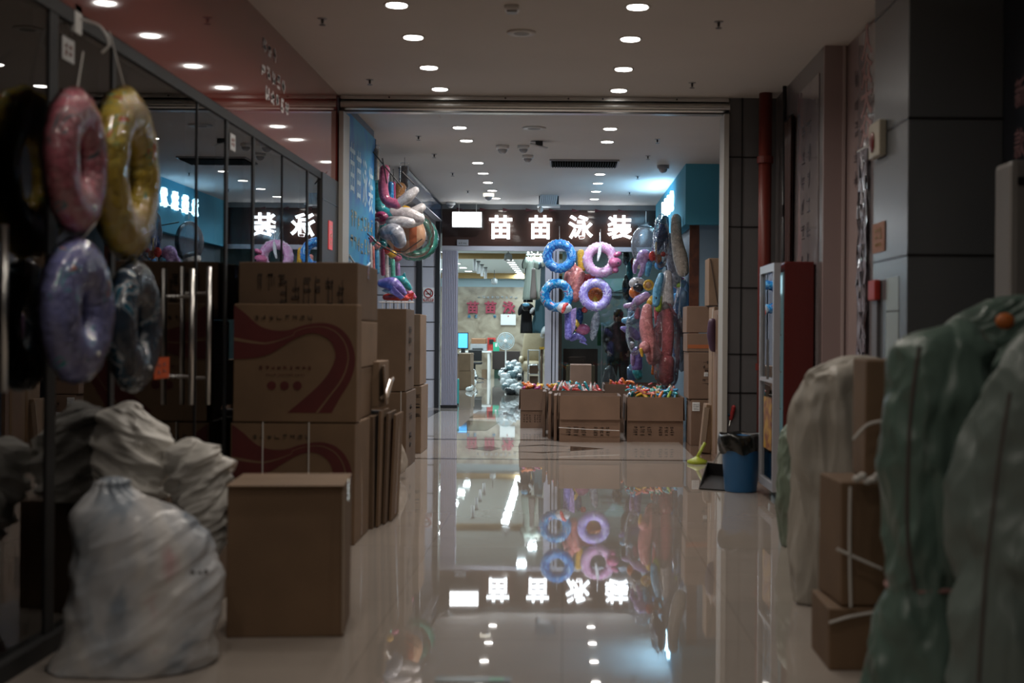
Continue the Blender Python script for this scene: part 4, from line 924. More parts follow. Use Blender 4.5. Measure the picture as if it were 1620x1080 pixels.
toy('inflatable_dolphin', 'red inflatable dolphin under the purple one', 'inflatable toy', [('body', 'tube', 'red', [(610, 470), (630, 469), (644, 472)], 14.3, [5, 7, 4]), ('fin', 'fin', 'red', [(640, 466), (655, 462), (652, 476)], 14.3, 4)])
toy('inflatable_dolphin', 'pale rose inflatable dolphin pointing toward the no smoking sign', 'inflatable toy', [('body', 'tube', 'pink', [(640, 470), (648, 466), (656, 470)], 14.7, [6, 8, 3]), ('beak', 'ell', 'white', (644, 458, 30), 14.7, (9, 5))])
lr = thing('goods_stand', 'low white wire stand under the inflatable dolphins', 'stand', tuple(Wp(625, 495, 14.4)))
for k in range(8): MB().tube([Wp(605+k*6, 476, 14.5), Wp(605+k*6, 499, 14.5)], .006, 6).build('wire', (white_p, blackcord)[k % 2], lr)
MB().tube([Wp(600, 478, 14.5), Wp(655, 478, 14.5)], .008, 6).build('rail', white_p, lr)
MB().tube([Wp(578, 374, 13.75), Wp(634, 406, 14.1)], .007, 6).build('rail', blackcord, rk)

# rings before the storefront
blue1 = vinyl('ocean_ring', [(.30, (.02, .09, .32)), (.44, (.06, .28, .55)), (.51, (.02, .12, .40)), (.57, (.34, .48, .62)), (.61, (.03, .2, .46))], 9)
pink1 = vinyl('unicorn_ring', [(.30, (.55, .28, .46)), (.46, (.64, .42, .56)), (.54, (.45, .12, .30)), (.575, (.66, .48, .6))], 11)
blue2 = vinyl('shark_ring', [(.30, (.01, .10, .28)), (.45, (.02, .22, .42)), (.54, (.32, .46, .54)), (.58, (.01, .14, .34)), (.62, (.4, .07, .07)), (.66, (.02, .2, .4))], 10)
lav1 = vinyl('kitten_ring', [(.30, (.30, .22, .54)), (.45, (.42, .34, .64)), (.54, (.66, .62, .74)), (.59, (.24, .15, .45))], 11)
FY = 21.7
for lab, px, py, D, m in (('ocean blue patterned swim ring hanging before the shop window, upper one by the doorway', 885, 405, 54, blue1), ('pale pink unicorn patterned swim ring hanging under the last glowing characters', 950, 411, 57, pink1), ('deep blue swim ring hanging below the ocean blue one at the doorway', 881, 467, 53, blue2), ('lavender patterned swim ring hanging below the pale pink one', 942, 466, 53, lav1)):
    up = Wp(px, py-D/2-20, SY-.02) if py < 430 else Wp(px, py-D/2-6, FY)
    ring(lab, px, py, FY, D*FY/F, D*.142*FY/F, math.radians(90), m, string_to=up, wrapit=False, rip=.1)
toy('price_tag', 'white paper tag hanging from the pale pink swim ring', 'tag', [('tag_sheet', 'fin', 'white', [(948, 386), (952, 386), (951, 401), (947, 413), (944, 413), (946, 396)], FY-.2, 2), ('string', 'tube', 'white', [(949, 368), (949, 385)], FY-.2, .6)])
toy('inflatable_animal', 'rose pink inflatable animal head beside the pale pink swim ring', 'inflatable toy', [('head', 'ell', 'pink', (973, 415), FY-.1, (11, 8)), ('ear', 'ell', 'pink', (977, 402, -20), FY-.1, (7, 4)), ('body', 'ell', 'coral', (966, 427), FY, (10, 6)), ('paw', 'ell', 'pink', (974, 427), FY-.1, (5, 5)), ('eye', 'ell', 'black', (978, 416), FY-.25, (1.6, 1.6))])
toy('inflatable_starfish', 'large coral red inflatable star behind the four swim rings', 'inflatable toy', [('body', 'ell', 'coral', (909, 440), SY-.25, (17, 20, 8)), ('arm', 'tube', 'coral', [(910, 470), (914, 448), (919, 434)], SY-.3, [8, 9, 7]), ('arm', 'tube', 'coral', [(905, 425), (902, 410)], SY-.25, [9, 5]), ('arm', 'tube', 'red', [(925, 440), (940, 438)], SY-.25, [8, 4])])
toy('inflatable_cactus', 'orange and yellow upright inflatable behind the lavender swim ring', 'inflatable toy', [('body', 'tube', 'yellow', [(919, 400), (920, 425)], SY-.12, [6, 6]), ('lower_body', 'ell', 'orange', (943, 466), SY-.25, (15, 14)), ('stripe', 'ell', 'yellow', (942, 468), SY-.34, (5, 13))])
toy('beach_ball', 'white ball with red bow print hanging under the deep blue ring', 'ball', [('ball_body', 'ell', 'white', (893, 487), FY-.1, (12, 9)), ('bow', 'ell', 'red', (892, 488, 20), FY-.32, (3, 8, 2)), ('bow_wing', 'ell', 'red', (895, 482, 60), FY-.3, (3, 5, 2))])
toy('inflatable_tube', 'long lavender inflatable tube hanging under the beach ball', 'inflatable toy', [('body', 'tube', 'purple', [(898, 492), (899, 532)], FY+.1, [5, 6]), ('fin', 'fin', 'lilac', [(903, 490), (912, 486), (910, 520), (904, 530)], FY+.15, 4)])
toy('inflatable_dolphin', 'purple see-through inflatable fish low in the display window', 'inflatable toy', [('body', 'tube', 'purple', [(905, 535), (915, 531), (925, 538)], SY-.2, [5, 6, 3]), ('tail', 'fin', 'purple', [(920, 534), (930, 546), (916, 541)], SY-.2, 3)])
toy('inflatable_duck', 'gold and rose inflatable duck in the window by the lavender tube', 'inflatable toy', [('head', 'ell', 'yellow', (911, 514), SY-.2, (7, 10)), ('body', 'ell', 'pink', (922, 521), SY-.2, (12, 9)), ('beak', 'ell', 'black', (911, 518), SY-.4, (2, 3))])
toy('inflatable_penguin', 'dark grey inflatable hanging below the coral star', 'inflatable toy', [('body', 'ell', 'navy', (917, 500), SY-.2, (6, 14)), ('foot', 'ell', 'red', (925, 490), SY-.25, (5, 5)), ('wing', 'ell', 'grey', (941, 515, 10), SY-.15, (7, 24, 4))])

# right display cluster
bb = thing('clear_balloon', 'large clear plastic ball in front of the last glowing character', 'ball', tuple(Wp(1021, 388, 18.6)))
MB().ell(Wp(1021, 388, 18.6), (.20, .2, .29), nu=28, nv=18, disp=lambda v: .03*noise.noise(v*8)).build('ball_skin', film('clear_skin', tint=(.80, .83, .86), ior=1.45, rough=.05, bump=(8, .6, .02), body=.16, bodycol=(.5, .52, .58)), bb, smooth=True)
MB().ell(Wp(1016, 415, 18.6), (.13, .13, .10), nu=20, nv=12).build('inner_base', V['cream'], bb, smooth=True)
MB().tube([Wp(1022, 352, 18.6), Wp(1022, 334, 18.6)], .004, 6).build('cord', cord_m, bb)
Q = 17.4
toy('inflatable_octopus', 'lilac inflatable octopus with curled arms in the right hanging display', 'inflatable toy', [('head', 'ell', 'lilac', (1020, 408), Q, (13, 14)), ('arm', 'tube', 'lilac', [(1010, 412), (1005, 420), (1004, 430)], Q, [4, 4, 3]), ('arm', 'tube', 'lilac', [(1018, 418), (1016, 428), (1012, 436)], Q-.05, [4, 4, 3]), ('leg', 'tube', 'skyb', [(1027, 418), (1024, 434)], Q-.1, [5, 4]), ('eye', 'ell', 'black', (1026, 411), Q-.22, (2, 1.4))])
toy('inflatable_plane', 'long slanting deep blue inflatable at the top of the right display', 'inflatable toy', [('body', 'tube', 'navy', [(1053, 346), (1049, 366), (1038, 392)], Q-.1, [5, 9, 7]), ('stripe', 'tube', 'skyb', [(1052, 345), (1049, 350)], Q-.2, 5), ('tail', 'fin', 'navy', [(1034, 385), (1040, 388), (1036, 402), (1031, 400)], Q-.1, 4)])
toy('inflatable_goose', 'long cream inflatable hanging drop by the blue fascia', 'inflatable toy', [('neck', 'tube', 'cream', [(1070, 346), (1070, 375), (1076, 405)], Q-.3, [8, 9, 12]), ('body', 'tube', 'cream', [(1077, 410), (1080, 428)], Q-.3, [12, 10])])
toy('inflatable_goose', 'grey inflatable hanging behind the long cream one', 'inflatable toy', [('neck', 'tube', 'grey', [(1058, 375), (1060, 400), (1066, 425)], Q+.1, [7, 9, 10]), ('body', 'ell', 'grey', (1068, 440), Q+.1, (11, 14))])
toy('inflatable_lobster', 'small red inflatable lobster under the slanting blue one', 'inflatable toy', [('body', 'ell', 'red', (1032, 405), Q-.2, (6, 8)), ('claw', 'ell', 'red', (1049, 402), Q-.2, (4, 4)), ('feeler', 'tube', 'yellow', [(1038, 384), (1038, 402)], Q-.25, 1.5)])
toy('beach_ball', 'orange and blue spotted beach ball in the right hanging display', 'ball', [('ball_body', 'ell', 'orange', (1041, 409), Q-.2, (6, 7)), ('lower_panel', 'ell', 'blue', (1043, 420), Q-.15, (8, 7))])
toy('inflatable_penguin', 'black, white and orange inflatable penguin at the inner side of the right display', 'inflatable toy', [('body', 'ell', 'white', (1008, 448), Q, (13, 10)), ('mask', 'ell', 'black', (1010, 455, 15), Q-.14, (9, 7)), ('belly', 'ell', 'orange', (1004, 462), Q, (9, 10)), ('eye', 'ell', 'black', (1008, 446), Q-.25, (2, 1.5))])
sn = toy('inflatable_sunflower', 'golden inflatable sunflower in the middle of the right display', 'inflatable toy', [('disc', 'ell', 'brown', (1026, 451), Q-.3, (5, 5, 3))])
cc = Wp(1026, 451, Q-.27); MB().torus(Matrix.Translation(cc) @ FRONT, .055, .018, 24, 10).build('petal_ring', V['yellow'], sn, smooth=True)
toy('inflatable_parrot', 'white, blue and lime inflatable goose with a fat belly in the right display', 'inflatable toy', [('body', 'tube', 'white', [(1056, 434), (1054, 455), (1053, 478)], Q-.5, [7, 11, 14]), ('wing', 'tube', 'skyb', [(1046, 436), (1040, 458), (1038, 480)], Q-.62, [5, 7, 6]), ('lower_wing', 'tube', 'green', [(1043, 470), (1042, 488)], Q-.6, [4, 6]), ('eye', 'ell', 'black', (1038, 471), Q-.72, (1.4, 1.8))])
toy('inflatable_rabbit', 'pale lilac inflatable rabbit pointing left below the sunflower', 'inflatable toy', [('body', 'tube', 'lilac', [(1022, 468), (1010, 475), (1003, 482)], Q-.2, [7, 8, 5]), ('ear', 'tube', 'lilac', [(1000, 483), (990, 484)], Q-.2, [5, 4]), ('collar', 'ell', 'yellow', (1029, 476, 30), Q-.35, (5, 10)), ('leg', 'tube', 'pink', [(1010, 490), (1008, 500)], Q-.2, 5)])
toy('inflatable_flamingo', 'pale pink inflatable flamingo hanging upside down in the right display', 'inflatable toy', [('neck', 'tube', 'flam', [(1024, 488), (1022, 515), (1028, 542), (1034, 560)], Q-.55, [8, 11, 12, 13]), ('head', 'ell', 'flam', (1020, 549), Q-.7, (9, 10)), ('beak', 'tube', 'yellow', [(1014, 553), (1016, 563)], Q-.75, [3, 2]), ('body', 'ell', 'flam', (1033, 566), Q-.5, (11, 12))])
toy('inflatable_flamingo', 'deep pink inflatable flamingo hanging lowest in the right display', 'inflatable toy', [('neck', 'tube', 'flamd', [(1056, 490), (1057, 525), (1055, 560)], Q-.5, [9, 10, 9]), ('body', 'tube', 'flamd', [(1054, 572), (1054, 598)], Q-.5, [13, 12]), ('inner_neck', 'tube', 'flamd', [(1040, 480), (1042, 510), (1044, 545)], Q-.35, [6, 7, 6])])
toy('inflatable_dolphin', 'sky blue inflatable dolphin at the inner side above the purple one', 'inflatable toy', [('body', 'tube', 'skyb', [(988, 507), (1000, 507), (1008, 500)], Q-.1, [5, 7, 6]), ('fin', 'fin', 'skyb', [(1000, 500), (1006, 492), (1010, 504)], Q-.1, 4)])
toy('inflatable_dolphin', 'lavender inflatable dolphin with its nose to the left in the right display', 'inflatable toy', [('body', 'tube', 'purple', [(984, 519), (998, 524), (1008, 532)], Q-.1, [3, 8, 7]), ('fin', 'fin', 'purple', [(994, 528), (1008, 540), (1004, 526)], Q-.1, 4)])
toy('inflatable_seal', 'purple inflatable seal with white snout above the teal base', 'inflatable toy', [('body', 'tube', 'purple', [(1008, 556), (1008, 580)], Q, [8, 9]), ('snout', 'ell', 'white', (999, 545), Q, (5, 5)), ('flipper', 'ell', 'lilac', (1001, 566), Q-.05, (4, 13)), ('base', 'tube', 'teal', [(1008, 588), (1010, 594)], Q, [8, 7])])
toy('inflatable_seahorse', 'orange and yellow inflatable tail under the pale flamingo', 'inflatable toy', [('body', 'tube', 'orange', [(1034, 578), (1033, 590)], Q-.1, [3, 3]), ('tail', 'tube', 'yellow', [(1037, 588), (1038, 598)], Q-.1, [2, 2])])
toy('inflatable_shark', 'teal blue inflatable shark along the outer side of the right display', 'inflatable toy', [('body', 'tube', 'blue', [(1070, 470), (1070, 515), (1070, 560)], Q+.1, [7, 8, 6]), ('belly', 'tube', 'grey', [(1082, 465), (1078, 500), (1076, 525)], Q, [6, 6, 8])])
toy('inflatable_ring_pack', 'dark purple and green packed float under the grey hanging drop', 'inflatable toy', [('body', 'ell', 'magenta', (1074, 447), Q+.2, (12, 10)), ('spot', 'ell', 'green', (1076, 452), Q+.02, (6, 5))])
blue_w = film('blue_wrap', tint=(.45, .62, .78), ior=1.4, rough=.06, bump=(20, 1.0, .02), body=.25, bodycol=(.12, .25, .40))
grey_w = film('grey_wrap', tint=(.6, .62, .66), ior=1.4, rough=.06, bump=(20, 1.0, .02), body=.3, bodycol=(.32, .33, .38))
for (px, py, a_, b_, Y, m_, lab) in ((1083, 475, 9, 34, 17.0, blue_w, 'blue tinted bagged float at the outer edge of the right display, upper'), (1078, 545, 8, 46, 17.1, grey_w, 'grey bagged float at the outer edge of the right display, lower'), (1064, 455, 10, 30, 17.9, blue_w, 'blue tinted bagged float behind the fat-bellied goose'), (1050, 372, 9, 28, 17.7, grey_w, 'grey bagged float behind the slanting deep blue one'), (1000, 590, 8, 14, 17.6, blue_w, 'small blue bagged float low at the inner side of the right display')):
    c = Wp(px, py, Y); r = thing('bagged_float', lab, 'float', tuple(c))
    MB().ell(c, (a_*Y/F, .07, b_*Y/F), nu=22, nv=18, disp=lambda v: .2*noise.noise(v*12+c)).build('packed_float', m_, r, smooth=True)
    MB().tube([c+Vector((0, 0, b_*Y/F*.9)), c+Vector((0, 0, b_*Y/F+.08))], .004, 5).build('cord', cord_m, r)
wrap2 = film('crinkled_wrap', tint=(.96, .965, .97), ior=1.36, rough=.04, bump=(34, 1.0, .02), body=.03)
# clear bags around parts of that display
for k, (px, py, a_, b_, Y, lab) in enumerate(((1046, 380, 13, 42, Q-.3, 'clear bag sheathing the slanting blue float'), (1054, 552, 22, 72, Q-.6, 'long clear bag sheathing the deep pink flamingo'), (1076, 512, 12, 60, Q-.1, 'long clear bag hanging beside the stacked boxes'), (1004, 520, 14, 40, Q-.3, 'clear bag around the two small dolphins'))):
    c = Wp(px, py, Y); r = thing('clear_bag', lab, 'bag', tuple(c))
    MB().ell(c, (a_*Y/F, .22, b_*Y/F), nu=26, nv=20, disp=lambda v: .16*noise.noise(v*11)).build('bag_skin', wrap2, r, smooth=True)
    MB().tube([c+Vector((0, 0, b_*Y/F)), c+Vector((0, 0, b_*Y/F+.1))], .003, 5).build('cord', cord_m, r)
pr = thing('display_pole', 'grey pole stand carrying the right hanging display', 'pole', (1.4, 18.15, 0))
MB().tube([(1.40, 18.15, 0), (1.40, 18.15, 2.75)], .02, 10).build('pole', dark_alu, pr)
for z in (2.7, 2.2, 1.75, 1.5): MB().tube([(1.40, 18.15, z), (.95, 17.5, z)], .008, 6).build('arm', dark_alu, pr)
MB().lathe((1.40, 18.15, 0), [(.2, 0), (.2, .02), (.03, .04)], 24).build('base', dark_alu, pr)
bs = thing('blue_shop_sign', 'glowing white characters on the side of the blue fascia, right', 'sign', (1.5, 20, 3.0))
for i, ch in enumerate('泳装批发'):
    MB().mesh(text_mesh(ch, .27, .02, .012), Matrix.Translation((1.49, 20.2-i*.52, 3.12)) @ FACE_L).build('letter', mat('blue_white_glow', (.8, .9, 1), .5, emis=(.55, .85, 1), estr=6), bs)
# ---------------- open cartons with toys ----------------
def open_carton(label, px0, px1, Y, depth, ztop, m, flap=.28, marks=True, rot=0):
    x0, x1 = X(px0, Y, 660), X(px1, Y, 660)
    r = thing('open_carton', label, 'box', ((x0+x1)/2, Y+depth/2, 0), rot)
    M = ROOTM[r]; w2, d2, t = (x1-x0)/2, depth/2, .008
    def part(nm, mb, mt, bev=0): mb.v = [M @ v for v in mb.v]; return mb.build(nm, mt, r, bevel=bev)
    b = MB()
    # one shell: outer walls, rim, inner walls and bottom
    o = [(-w2, -d2), (w2, -d2), (w2, d2), (-w2, d2)]; n = [(-w2+t, -d2+t), (w2-t, -d2+t), (w2-t, d2-t), (-w2+t, d2-t)]
    b.add([(x, y, 0) for x, y in o]+[(x, y, ztop) for x, y in o]+[(x, y, ztop) for x, y in n]+[(x, y, .02) for x, y in n],
          [(0, 1, 2, 3), (12, 13, 14, 15)]+[(i, (i+1) % 4, 4+(i+1) % 4, 4+i) for i in range(4)]+[(4+i, 4+(i+1) % 4, 8+(i+1) % 4, 8+i) for i in range(4)]+[(8+i, 8+(i+1) % 4, 12+(i+1) % 4, 12+i) for i in range(4)])
    part('body', b, m)
    part('flap', MB().cbox((0, -d2-.012, ztop-flap/2), (w2*1.98, .006, flap), Matrix.Rotation(math.radians(-1.5), 4, 'X')), m)
    part('flap', MB().cbox((-w2-.014, 0, ztop-flap/2), (.006, d2*1.9, flap), Matrix.Rotation(math.radians(2), 4, 'Y')), m)
    part('flap', MB().cbox((w2+.014, 0, ztop-flap/2), (.006, d2*1.9, flap), Matrix.Rotation(math.radians(-2), 4, 'Y')), m)
    if marks:
        part('printed_text', scribble(MB(), 4, 3, w2*.75, .11, Matrix.Translation((-w2*.45, -d2-.001, .13)) @ FRONT, 5, d=.001, stroke=.14), ink)
        part('printed_text', scribble(MB(), 4, 3, w2*.6, .11, Matrix.Translation((w2*.4, -d2-.001, .13)) @ FRONT, 6, d=.001, stroke=.14), ink)
    return r, x0, x1
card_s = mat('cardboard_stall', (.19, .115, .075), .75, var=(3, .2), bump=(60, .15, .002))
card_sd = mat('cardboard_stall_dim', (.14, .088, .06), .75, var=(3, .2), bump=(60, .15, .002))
o1, ax0, ax1 = open_carton('open brown carton at the front of the stall, left of the one with squirt toys', 885, 981, 15.6, .75, .545, card_s)
MB().tube([Wp(884, 676, 15.56), Wp(930, 679, 15.55), Wp(980, 681, 15.56)], .004, 6).build('cord', cord_m, o1)
o2, bx0, bx1 = open_carton('open brown carton heaped with bright squirt toys at the right front of the stall', 992, 1081, 15.7, .8, .53, card_s)
o3, cx0, cx1 = open_carton('open brown carton with orange toys nearest the shop doorway', 823, 862, 17.8, .5, .52, card_s)
carton('closed brown box hidden mostly behind the front cartons, by the window', X(902, 19.2, 600), X(936, 19.2, 600), 19.2, 19.8, 0, .82, 0, card_s, name='cardboard_box')
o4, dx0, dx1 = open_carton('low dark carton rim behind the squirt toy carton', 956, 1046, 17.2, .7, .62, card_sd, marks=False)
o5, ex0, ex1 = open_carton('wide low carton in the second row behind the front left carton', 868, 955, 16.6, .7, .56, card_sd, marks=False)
# slabs: folded flaps standing to the left of the front carton
for k in range(3):
    q = gp(858+k*9, 691+k*3.2); y = q[1]
    r = thing('flattened_carton', ['flattened carton standing beside the stall, farthest of three', 'flattened carton standing beside the stall, between two others', 'flattened carton standing beside the stall, next to the front left carton'][k], 'cardboard sheet', (q[0], y, 0))
    MB().box(q[0], q[0]+.035, y, y+.55, 0, .56-.01*k).build('sheet', (card_sd, card_s, card_s)[k], r, bevel=.004)
    MB().box(q[0]+.035, q[0]+.042, y+.05, y+.5, .2, .55).build('side_flap', (card_s, card_sd, card_sd)[k], r)
# toys: squirt guns and rings
def squirt_proto(m1, m2):
    r = thing('squirt_toy', '', 'toy', (0, 0, 0))
    MB().capsule([Vector((-.06, 0, 0)), Vector((0, 0, .004)), Vector((.06, 0, 0))], [.017, .02, .014], 8).build('barrel', m1, r, smooth=True)
    MB().capsule([Vector((-.03, 0, -.01)), Vector((-.045, 0, -.05))], .011, 8).build('handle', m2, r, smooth=True)
    MB().tube([(.06, 0, 0), (.085, 0, 0)], .006, 8).build('nozzle', m2, r, smooth=True)
    return r
def blob_proto(m1, m2):
    r = thing('soft_toy_animal', '', 'toy', (0, 0, 0))
    MB().ell((0, 0, 0), (.045, .03, .027), nu=12, nv=8).build('body', m1, r, smooth=True)
    MB().ell((.045, 0, .02), (.02, .02, .02), nu=10, nv=6).build('head', m1, r, smooth=True)
    MB().ell((.068, 0, .018), (.01, .008, .005), nu=8, nv=5).build('beak', m2, r, smooth=True)
    return r
cols = ['orange', 'teal', 'mint', 'coral', 'skyb', 'yellow', 'green', 'red', 'white', 'blue']
protos = {}
rnd = random.Random(5)
def heap(kind, x0, x1, y0, y1, z, n, palette, place):
    for i in range(n):
        a = palette[i % len(palette)]; b = palette[(i*3+1) % len(palette)]
        key = (kind, a, b)
        loc = Vector((rnd.uniform(x0, x1), rnd.uniform(y0, y1), z+rnd.uniform(-.02, .045)))
        if key not in protos:
            r = squirt_proto(V[a], V[b]) if kind == 'gun' else blob_proto(V[a], V[b]); protos[key] = r
            r.location = loc
        else: r = copy_tree(protos[key], loc-protos[key].location)
        r.rotation_euler = (rnd.uniform(-.7, .7), rnd.uniform(-1.3, 1.3) if kind == 'gun' else rnd.uniform(-.3, .3), rnd.uniform(0, 6.28))
        nm = {'skyb': 'sky blue', 'mint': 'mint', 'green': 'lime'}.get(a, a)
        r['label'] = '%s %s lying among others in %s' % (nm, 'plastic squirt toy' if kind == 'gun' else 'small soft animal toy', place)
        r['group'] = '%s %ss in %s' % (nm, 'squirt toy' if kind == 'gun' else 'animal toy', place)
heap('gun', bx0+.06, bx1-.06, 15.75, 16.4, .55, 90, cols, 'the right front carton')
heap('blob', cx0+.04, cx1-.03, 17.86, 18.2, .535, 16, ['orange', 'yellow', 'orange', 'magenta'], 'the doorway carton')
heap('blob', cx1+.02, cx1+.32, 17.5, 17.8, .565, 14, ['teal', 'yellow', 'orange'], 'the second row carton')
heap('gun', ex0+.05, ex1-.05, 16.65, 17.2, .555, 34, ['white', 'coral', 'teal', 'red'], 'the second row carton')
heap('gun', dx0+.05, dx1-.1, 17.3, 17.7, .60, 12, ['orange', 'red'], 'the low rear carton')
MB().box(ax0+.02, ax1-.02, 15.62, 16.3, .03, .40).build('plastic_packet', V['grey'], loc=((ax0+ax1)/2, 16, .03))
tag(bpy.data.objects['plastic_packet'], 'grey plastic packet filling the front left open carton', 'packet')
o6 = MB().box(cx1+.0, cx1+.36, 17.45, 17.85, 0, .54).build('cardboard_box', card_sd, loc=(cx1+.18, 17.6, 0)); tag(o6, 'small box between the doorway carton and the flattened cartons', 'box')
# boxes right of the stall
SX = 15.25
s1 = carton('brown box with a white square label, lowest in the right stack by the stall', X(1093, SX, 670), X(1140, SX, 670), SX, SX+.6, 0, Z(632, SX, 1100), 0, card_s, tape=False, marks=[(.7, .35, 1, 4, .16, .22, 91)])
s2 = carton('brown box with dark print, second from below in the right stack by the stall', X(1089, SX, 600), X(1140, SX, 600), SX, SX+.6, Z(631, SX, 1100), Z(557, SX, 1100), 0, card_s, tape=False, marks=[(.6, .45, 1, 6, .18, .3, 92)])
s3 = carton('brown box with an orange stripe, third from below in the right stack', X(1087, SX, 540), X(1140, SX, 540), SX, SX+.5, Z(556, SX, 1100), Z(527, SX, 1100), 0, card_s, tape=False)
MB().box(X(1088, SX, 540), X(1139, SX, 540), SX-.003, SX, Z(551, SX, 1100), Z(545, SX, 1100)).build('orange_stripe', mat('orange_print', (.35, .10, .03), .6), s3)
s4 = carton('brown box topmost in the right stack by the hanging floats', X(1086, SX, 500), X(1140, SX, 500), SX, SX+.5, Z(526, SX, 1100), Z(484, SX, 1100), 0, card_s, tape=False, seam=None)
s5 = carton('pale brown box tilted on the right stack, leaning to the jamb', X(1121, 15.0, 450), X(1155, 15.0, 450), 15.0, 15.4, Z(483, 15.0, 1125), Z(408, 15.0, 1125), 0, card3, tape=False)
MB().tube([Wp(1124, 410, 14.98), Wp(1136, 483, 14.98)], .006, 6).build('fold_edge', ink, s5)
for r, px, py, w_, h_ in ((s1, 1101, 643, .085, .10), (s1, 1121, 663, .05, .045), (s2, 1117, 592, .045, .045)):
    q = Wp(px, py, SX-.004); lb = MB().box(q.x-w_/2, q.x+w_/2, SX-.006, SX-.001, q.z-h_/2, q.z+h_/2).build('white_label', white_p, r)
    scribble(MB(), 3, 3, w_*.8, h_*.8, Matrix.Translation((q.x, SX-.0065, q.z)) @ FRONT, int(px)).build('label_print', grey_p, lb)
pc = thing('purple_cloth_roll', 'dark purple wrapped roll hanging on the tall cardboard sheets', 'roll', tuple(Wp(1128, 530, 13.9)))
MB().capsule([Wp(1127, 510, 13.9), Wp(1126, 530, 13.9), Wp(1129, 550, 13.9)], [.045, .05, .045]).build('roll_body', mat('plum_cloth', (.06, .025, .055), .5, bump=(20, .5, .01)), pc, smooth=True)
MB().tube([Wp(1127, 505, 13.9), Wp(1128, 488, 13.95)], .004, 5).build('cord', cord_m, pc)
for k, (px0, px1, yt, Y, mk) in enumerate(((1129, 1137, 485, 14.0, card3), (1136, 1142, 490, 13.6, card_s))):
    q = Wp(px0, yt, Y); x0, x1 = X(px0, Y, 600), X(px1, Y, 600)
    r = thing('flattened_carton', ['tall flattened carton standing on edge by the cream jamb, inner one', 'tall flattened carton standing on edge against the cream jamb'][k], 'cardboard sheet', (x0, Y, 0))
    MB().box(x0, x1, Y, Y+.5, 0, q.z, Matrix.Identity(4)).build('sheet', mk, r, bevel=.004)
    MB().box(x0-.004, x0, Y+.1, Y+.16, .05, q.z-.05).build('tape_strip', tape_m, r)
y1 = gp(1112, 735)[1]
sp = thing('brown_packet', 'small tape-wrapped brown packet leaning at the foot of the tall cardboard sheets', 'packet', (X(1118, 14.3, 700), 14.2, 0))
MB().cbox((X(1119, 14.3, 700), 14.35, .27), (.10, .3, .52), Matrix.Rotation(.1, 4, 'Y')).build('packet_body', card3, sp, bevel=.01)
MB().cbox((X(1118, 14.3, 700)-.03, 14.2, .3), (.05, .03, .4), Matrix.Rotation(.1, 4, 'Y')).build('clear_film', clear_tape, sp)
# green brush and pan
gx, gy = gp(1103, 733)
yg = mat('lime_plastic', (.36, .42, .03), .4)
gb = thing('floor_brush', 'lime green floor brush standing at the foot of the right box stack', 'brush', (gx, gy, 0))
MB().lathe((gx, gy, 0), [(.001, 0), (.10, .0), (.10, .03), (.03, .06), (.02, .07)], 20).build('brush_head', yg, gb, smooth=True)
MB().tube(smooth_path([Vector((gx, gy, .06)), Vector((gx+.03, gy, .12)), Vector((gx+.08, gy+.05, .2))]), .016, 8).build('grip', yg, gb)
# dustpan
dx_, dy_ = gp(1128, 768)
dp = thing('dustpan', 'black long-handled dustpan on the floor beside the blue bin', 'dustpan', (dx_, dy_, 0))
A_ = [gp(1105, 774), gp(1150, 777), gp(1150, 756), gp(1118, 752)]
mb = MB(); mb.prism([(x, y, .006) for x, y in A_], (0, 0, 1), .006); mb.build('pan_floor', black, dp)
mb = MB()
mb.prism([(A_[3][0], A_[3][1], 0.0), (A_[2][0], A_[2][1], 0.0), (A_[2][0], A_[2][1], .12), (A_[3][0], A_[3][1], .12)], (0, 1, 0), .008); mb.build('pan_back', black, dp)
mb = MB(); mb.prism([(A_[0][0], A_[0][1], .01), (A_[3][0], A_[3][1], .01), (A_[3][0], A_[3][1], .12)], (1, 0, 0), .008); mb.build('pan_side', black, dp)
h0 = Vector((A_[3][0]+.06, A_[3][1]+.02, .1)); h1 = Wp(1147, 700, h0.y-.05); h2 = Wp(1158, 655, h0.y-.1)
MB().tube([h0, h1, h2], .009, 8).build('handle', steel, dp, smooth=True)
MB().capsule([h2.lerp(h1, .15), h2+(h2-h1)*.25], .018, 10).build('red_grip', mat('grip_red', (.35, .03, .03), .4), dp, smooth=True)
MB().tube(smooth_path([Wp(1145, 661, h2.y), Wp(1150, 655, h2.y), Wp(1158, 658, h2.y)]), .01, 8).build('clip', mat('clip_blue', (.02, .06, .10), .4), dp)
# bin
bx, by = gp(1174, 781); by += .18; bx = X(1172, by, 740)
bn = thing('trash_bin', 'blue plastic trash bin with a black liner beside the red fridge', 'trash bin', (bx, by, 0))
MB().lathe((bx, by, 0), [(.001, .0), (.125, 0), (.132, .01), (.165, .44), (.172, .45), (.168, .455), (.155, .44), (.12, .02), (.001, .02)], 40).build('bucket', mat('bin_blue', (.015, .13, .33), .38, var=(3, .1)), bn, smooth=True)
mb = MB(); rr = []
for (rad, z, am) in ((.158, .40, 0), (.168, .465, .002), (.178, .475, .004), (.184, .45, .006), (.182, .39, .008), (.176, .345, .012), (.170, .325, .012)):
    rr.append([Vector((bx+(rad+am*math.sin(9*a+z*30)+am*noise.noise(Vector((a*2, z*9, 1))))*math.cos(a), by+(rad+am*math.sin(9*a+z*30))*math.sin(a), z+am*1.4*math.sin(5*a))) for a in [2*math.pi*k/72 for k in range(72)]])
mb.loft(rr, caps=False); mb.build('black_liner', mat('liner_black', (.008, .009, .008), .22, coat=.3, bump=(30, .6, .008)), bn, smooth=True)
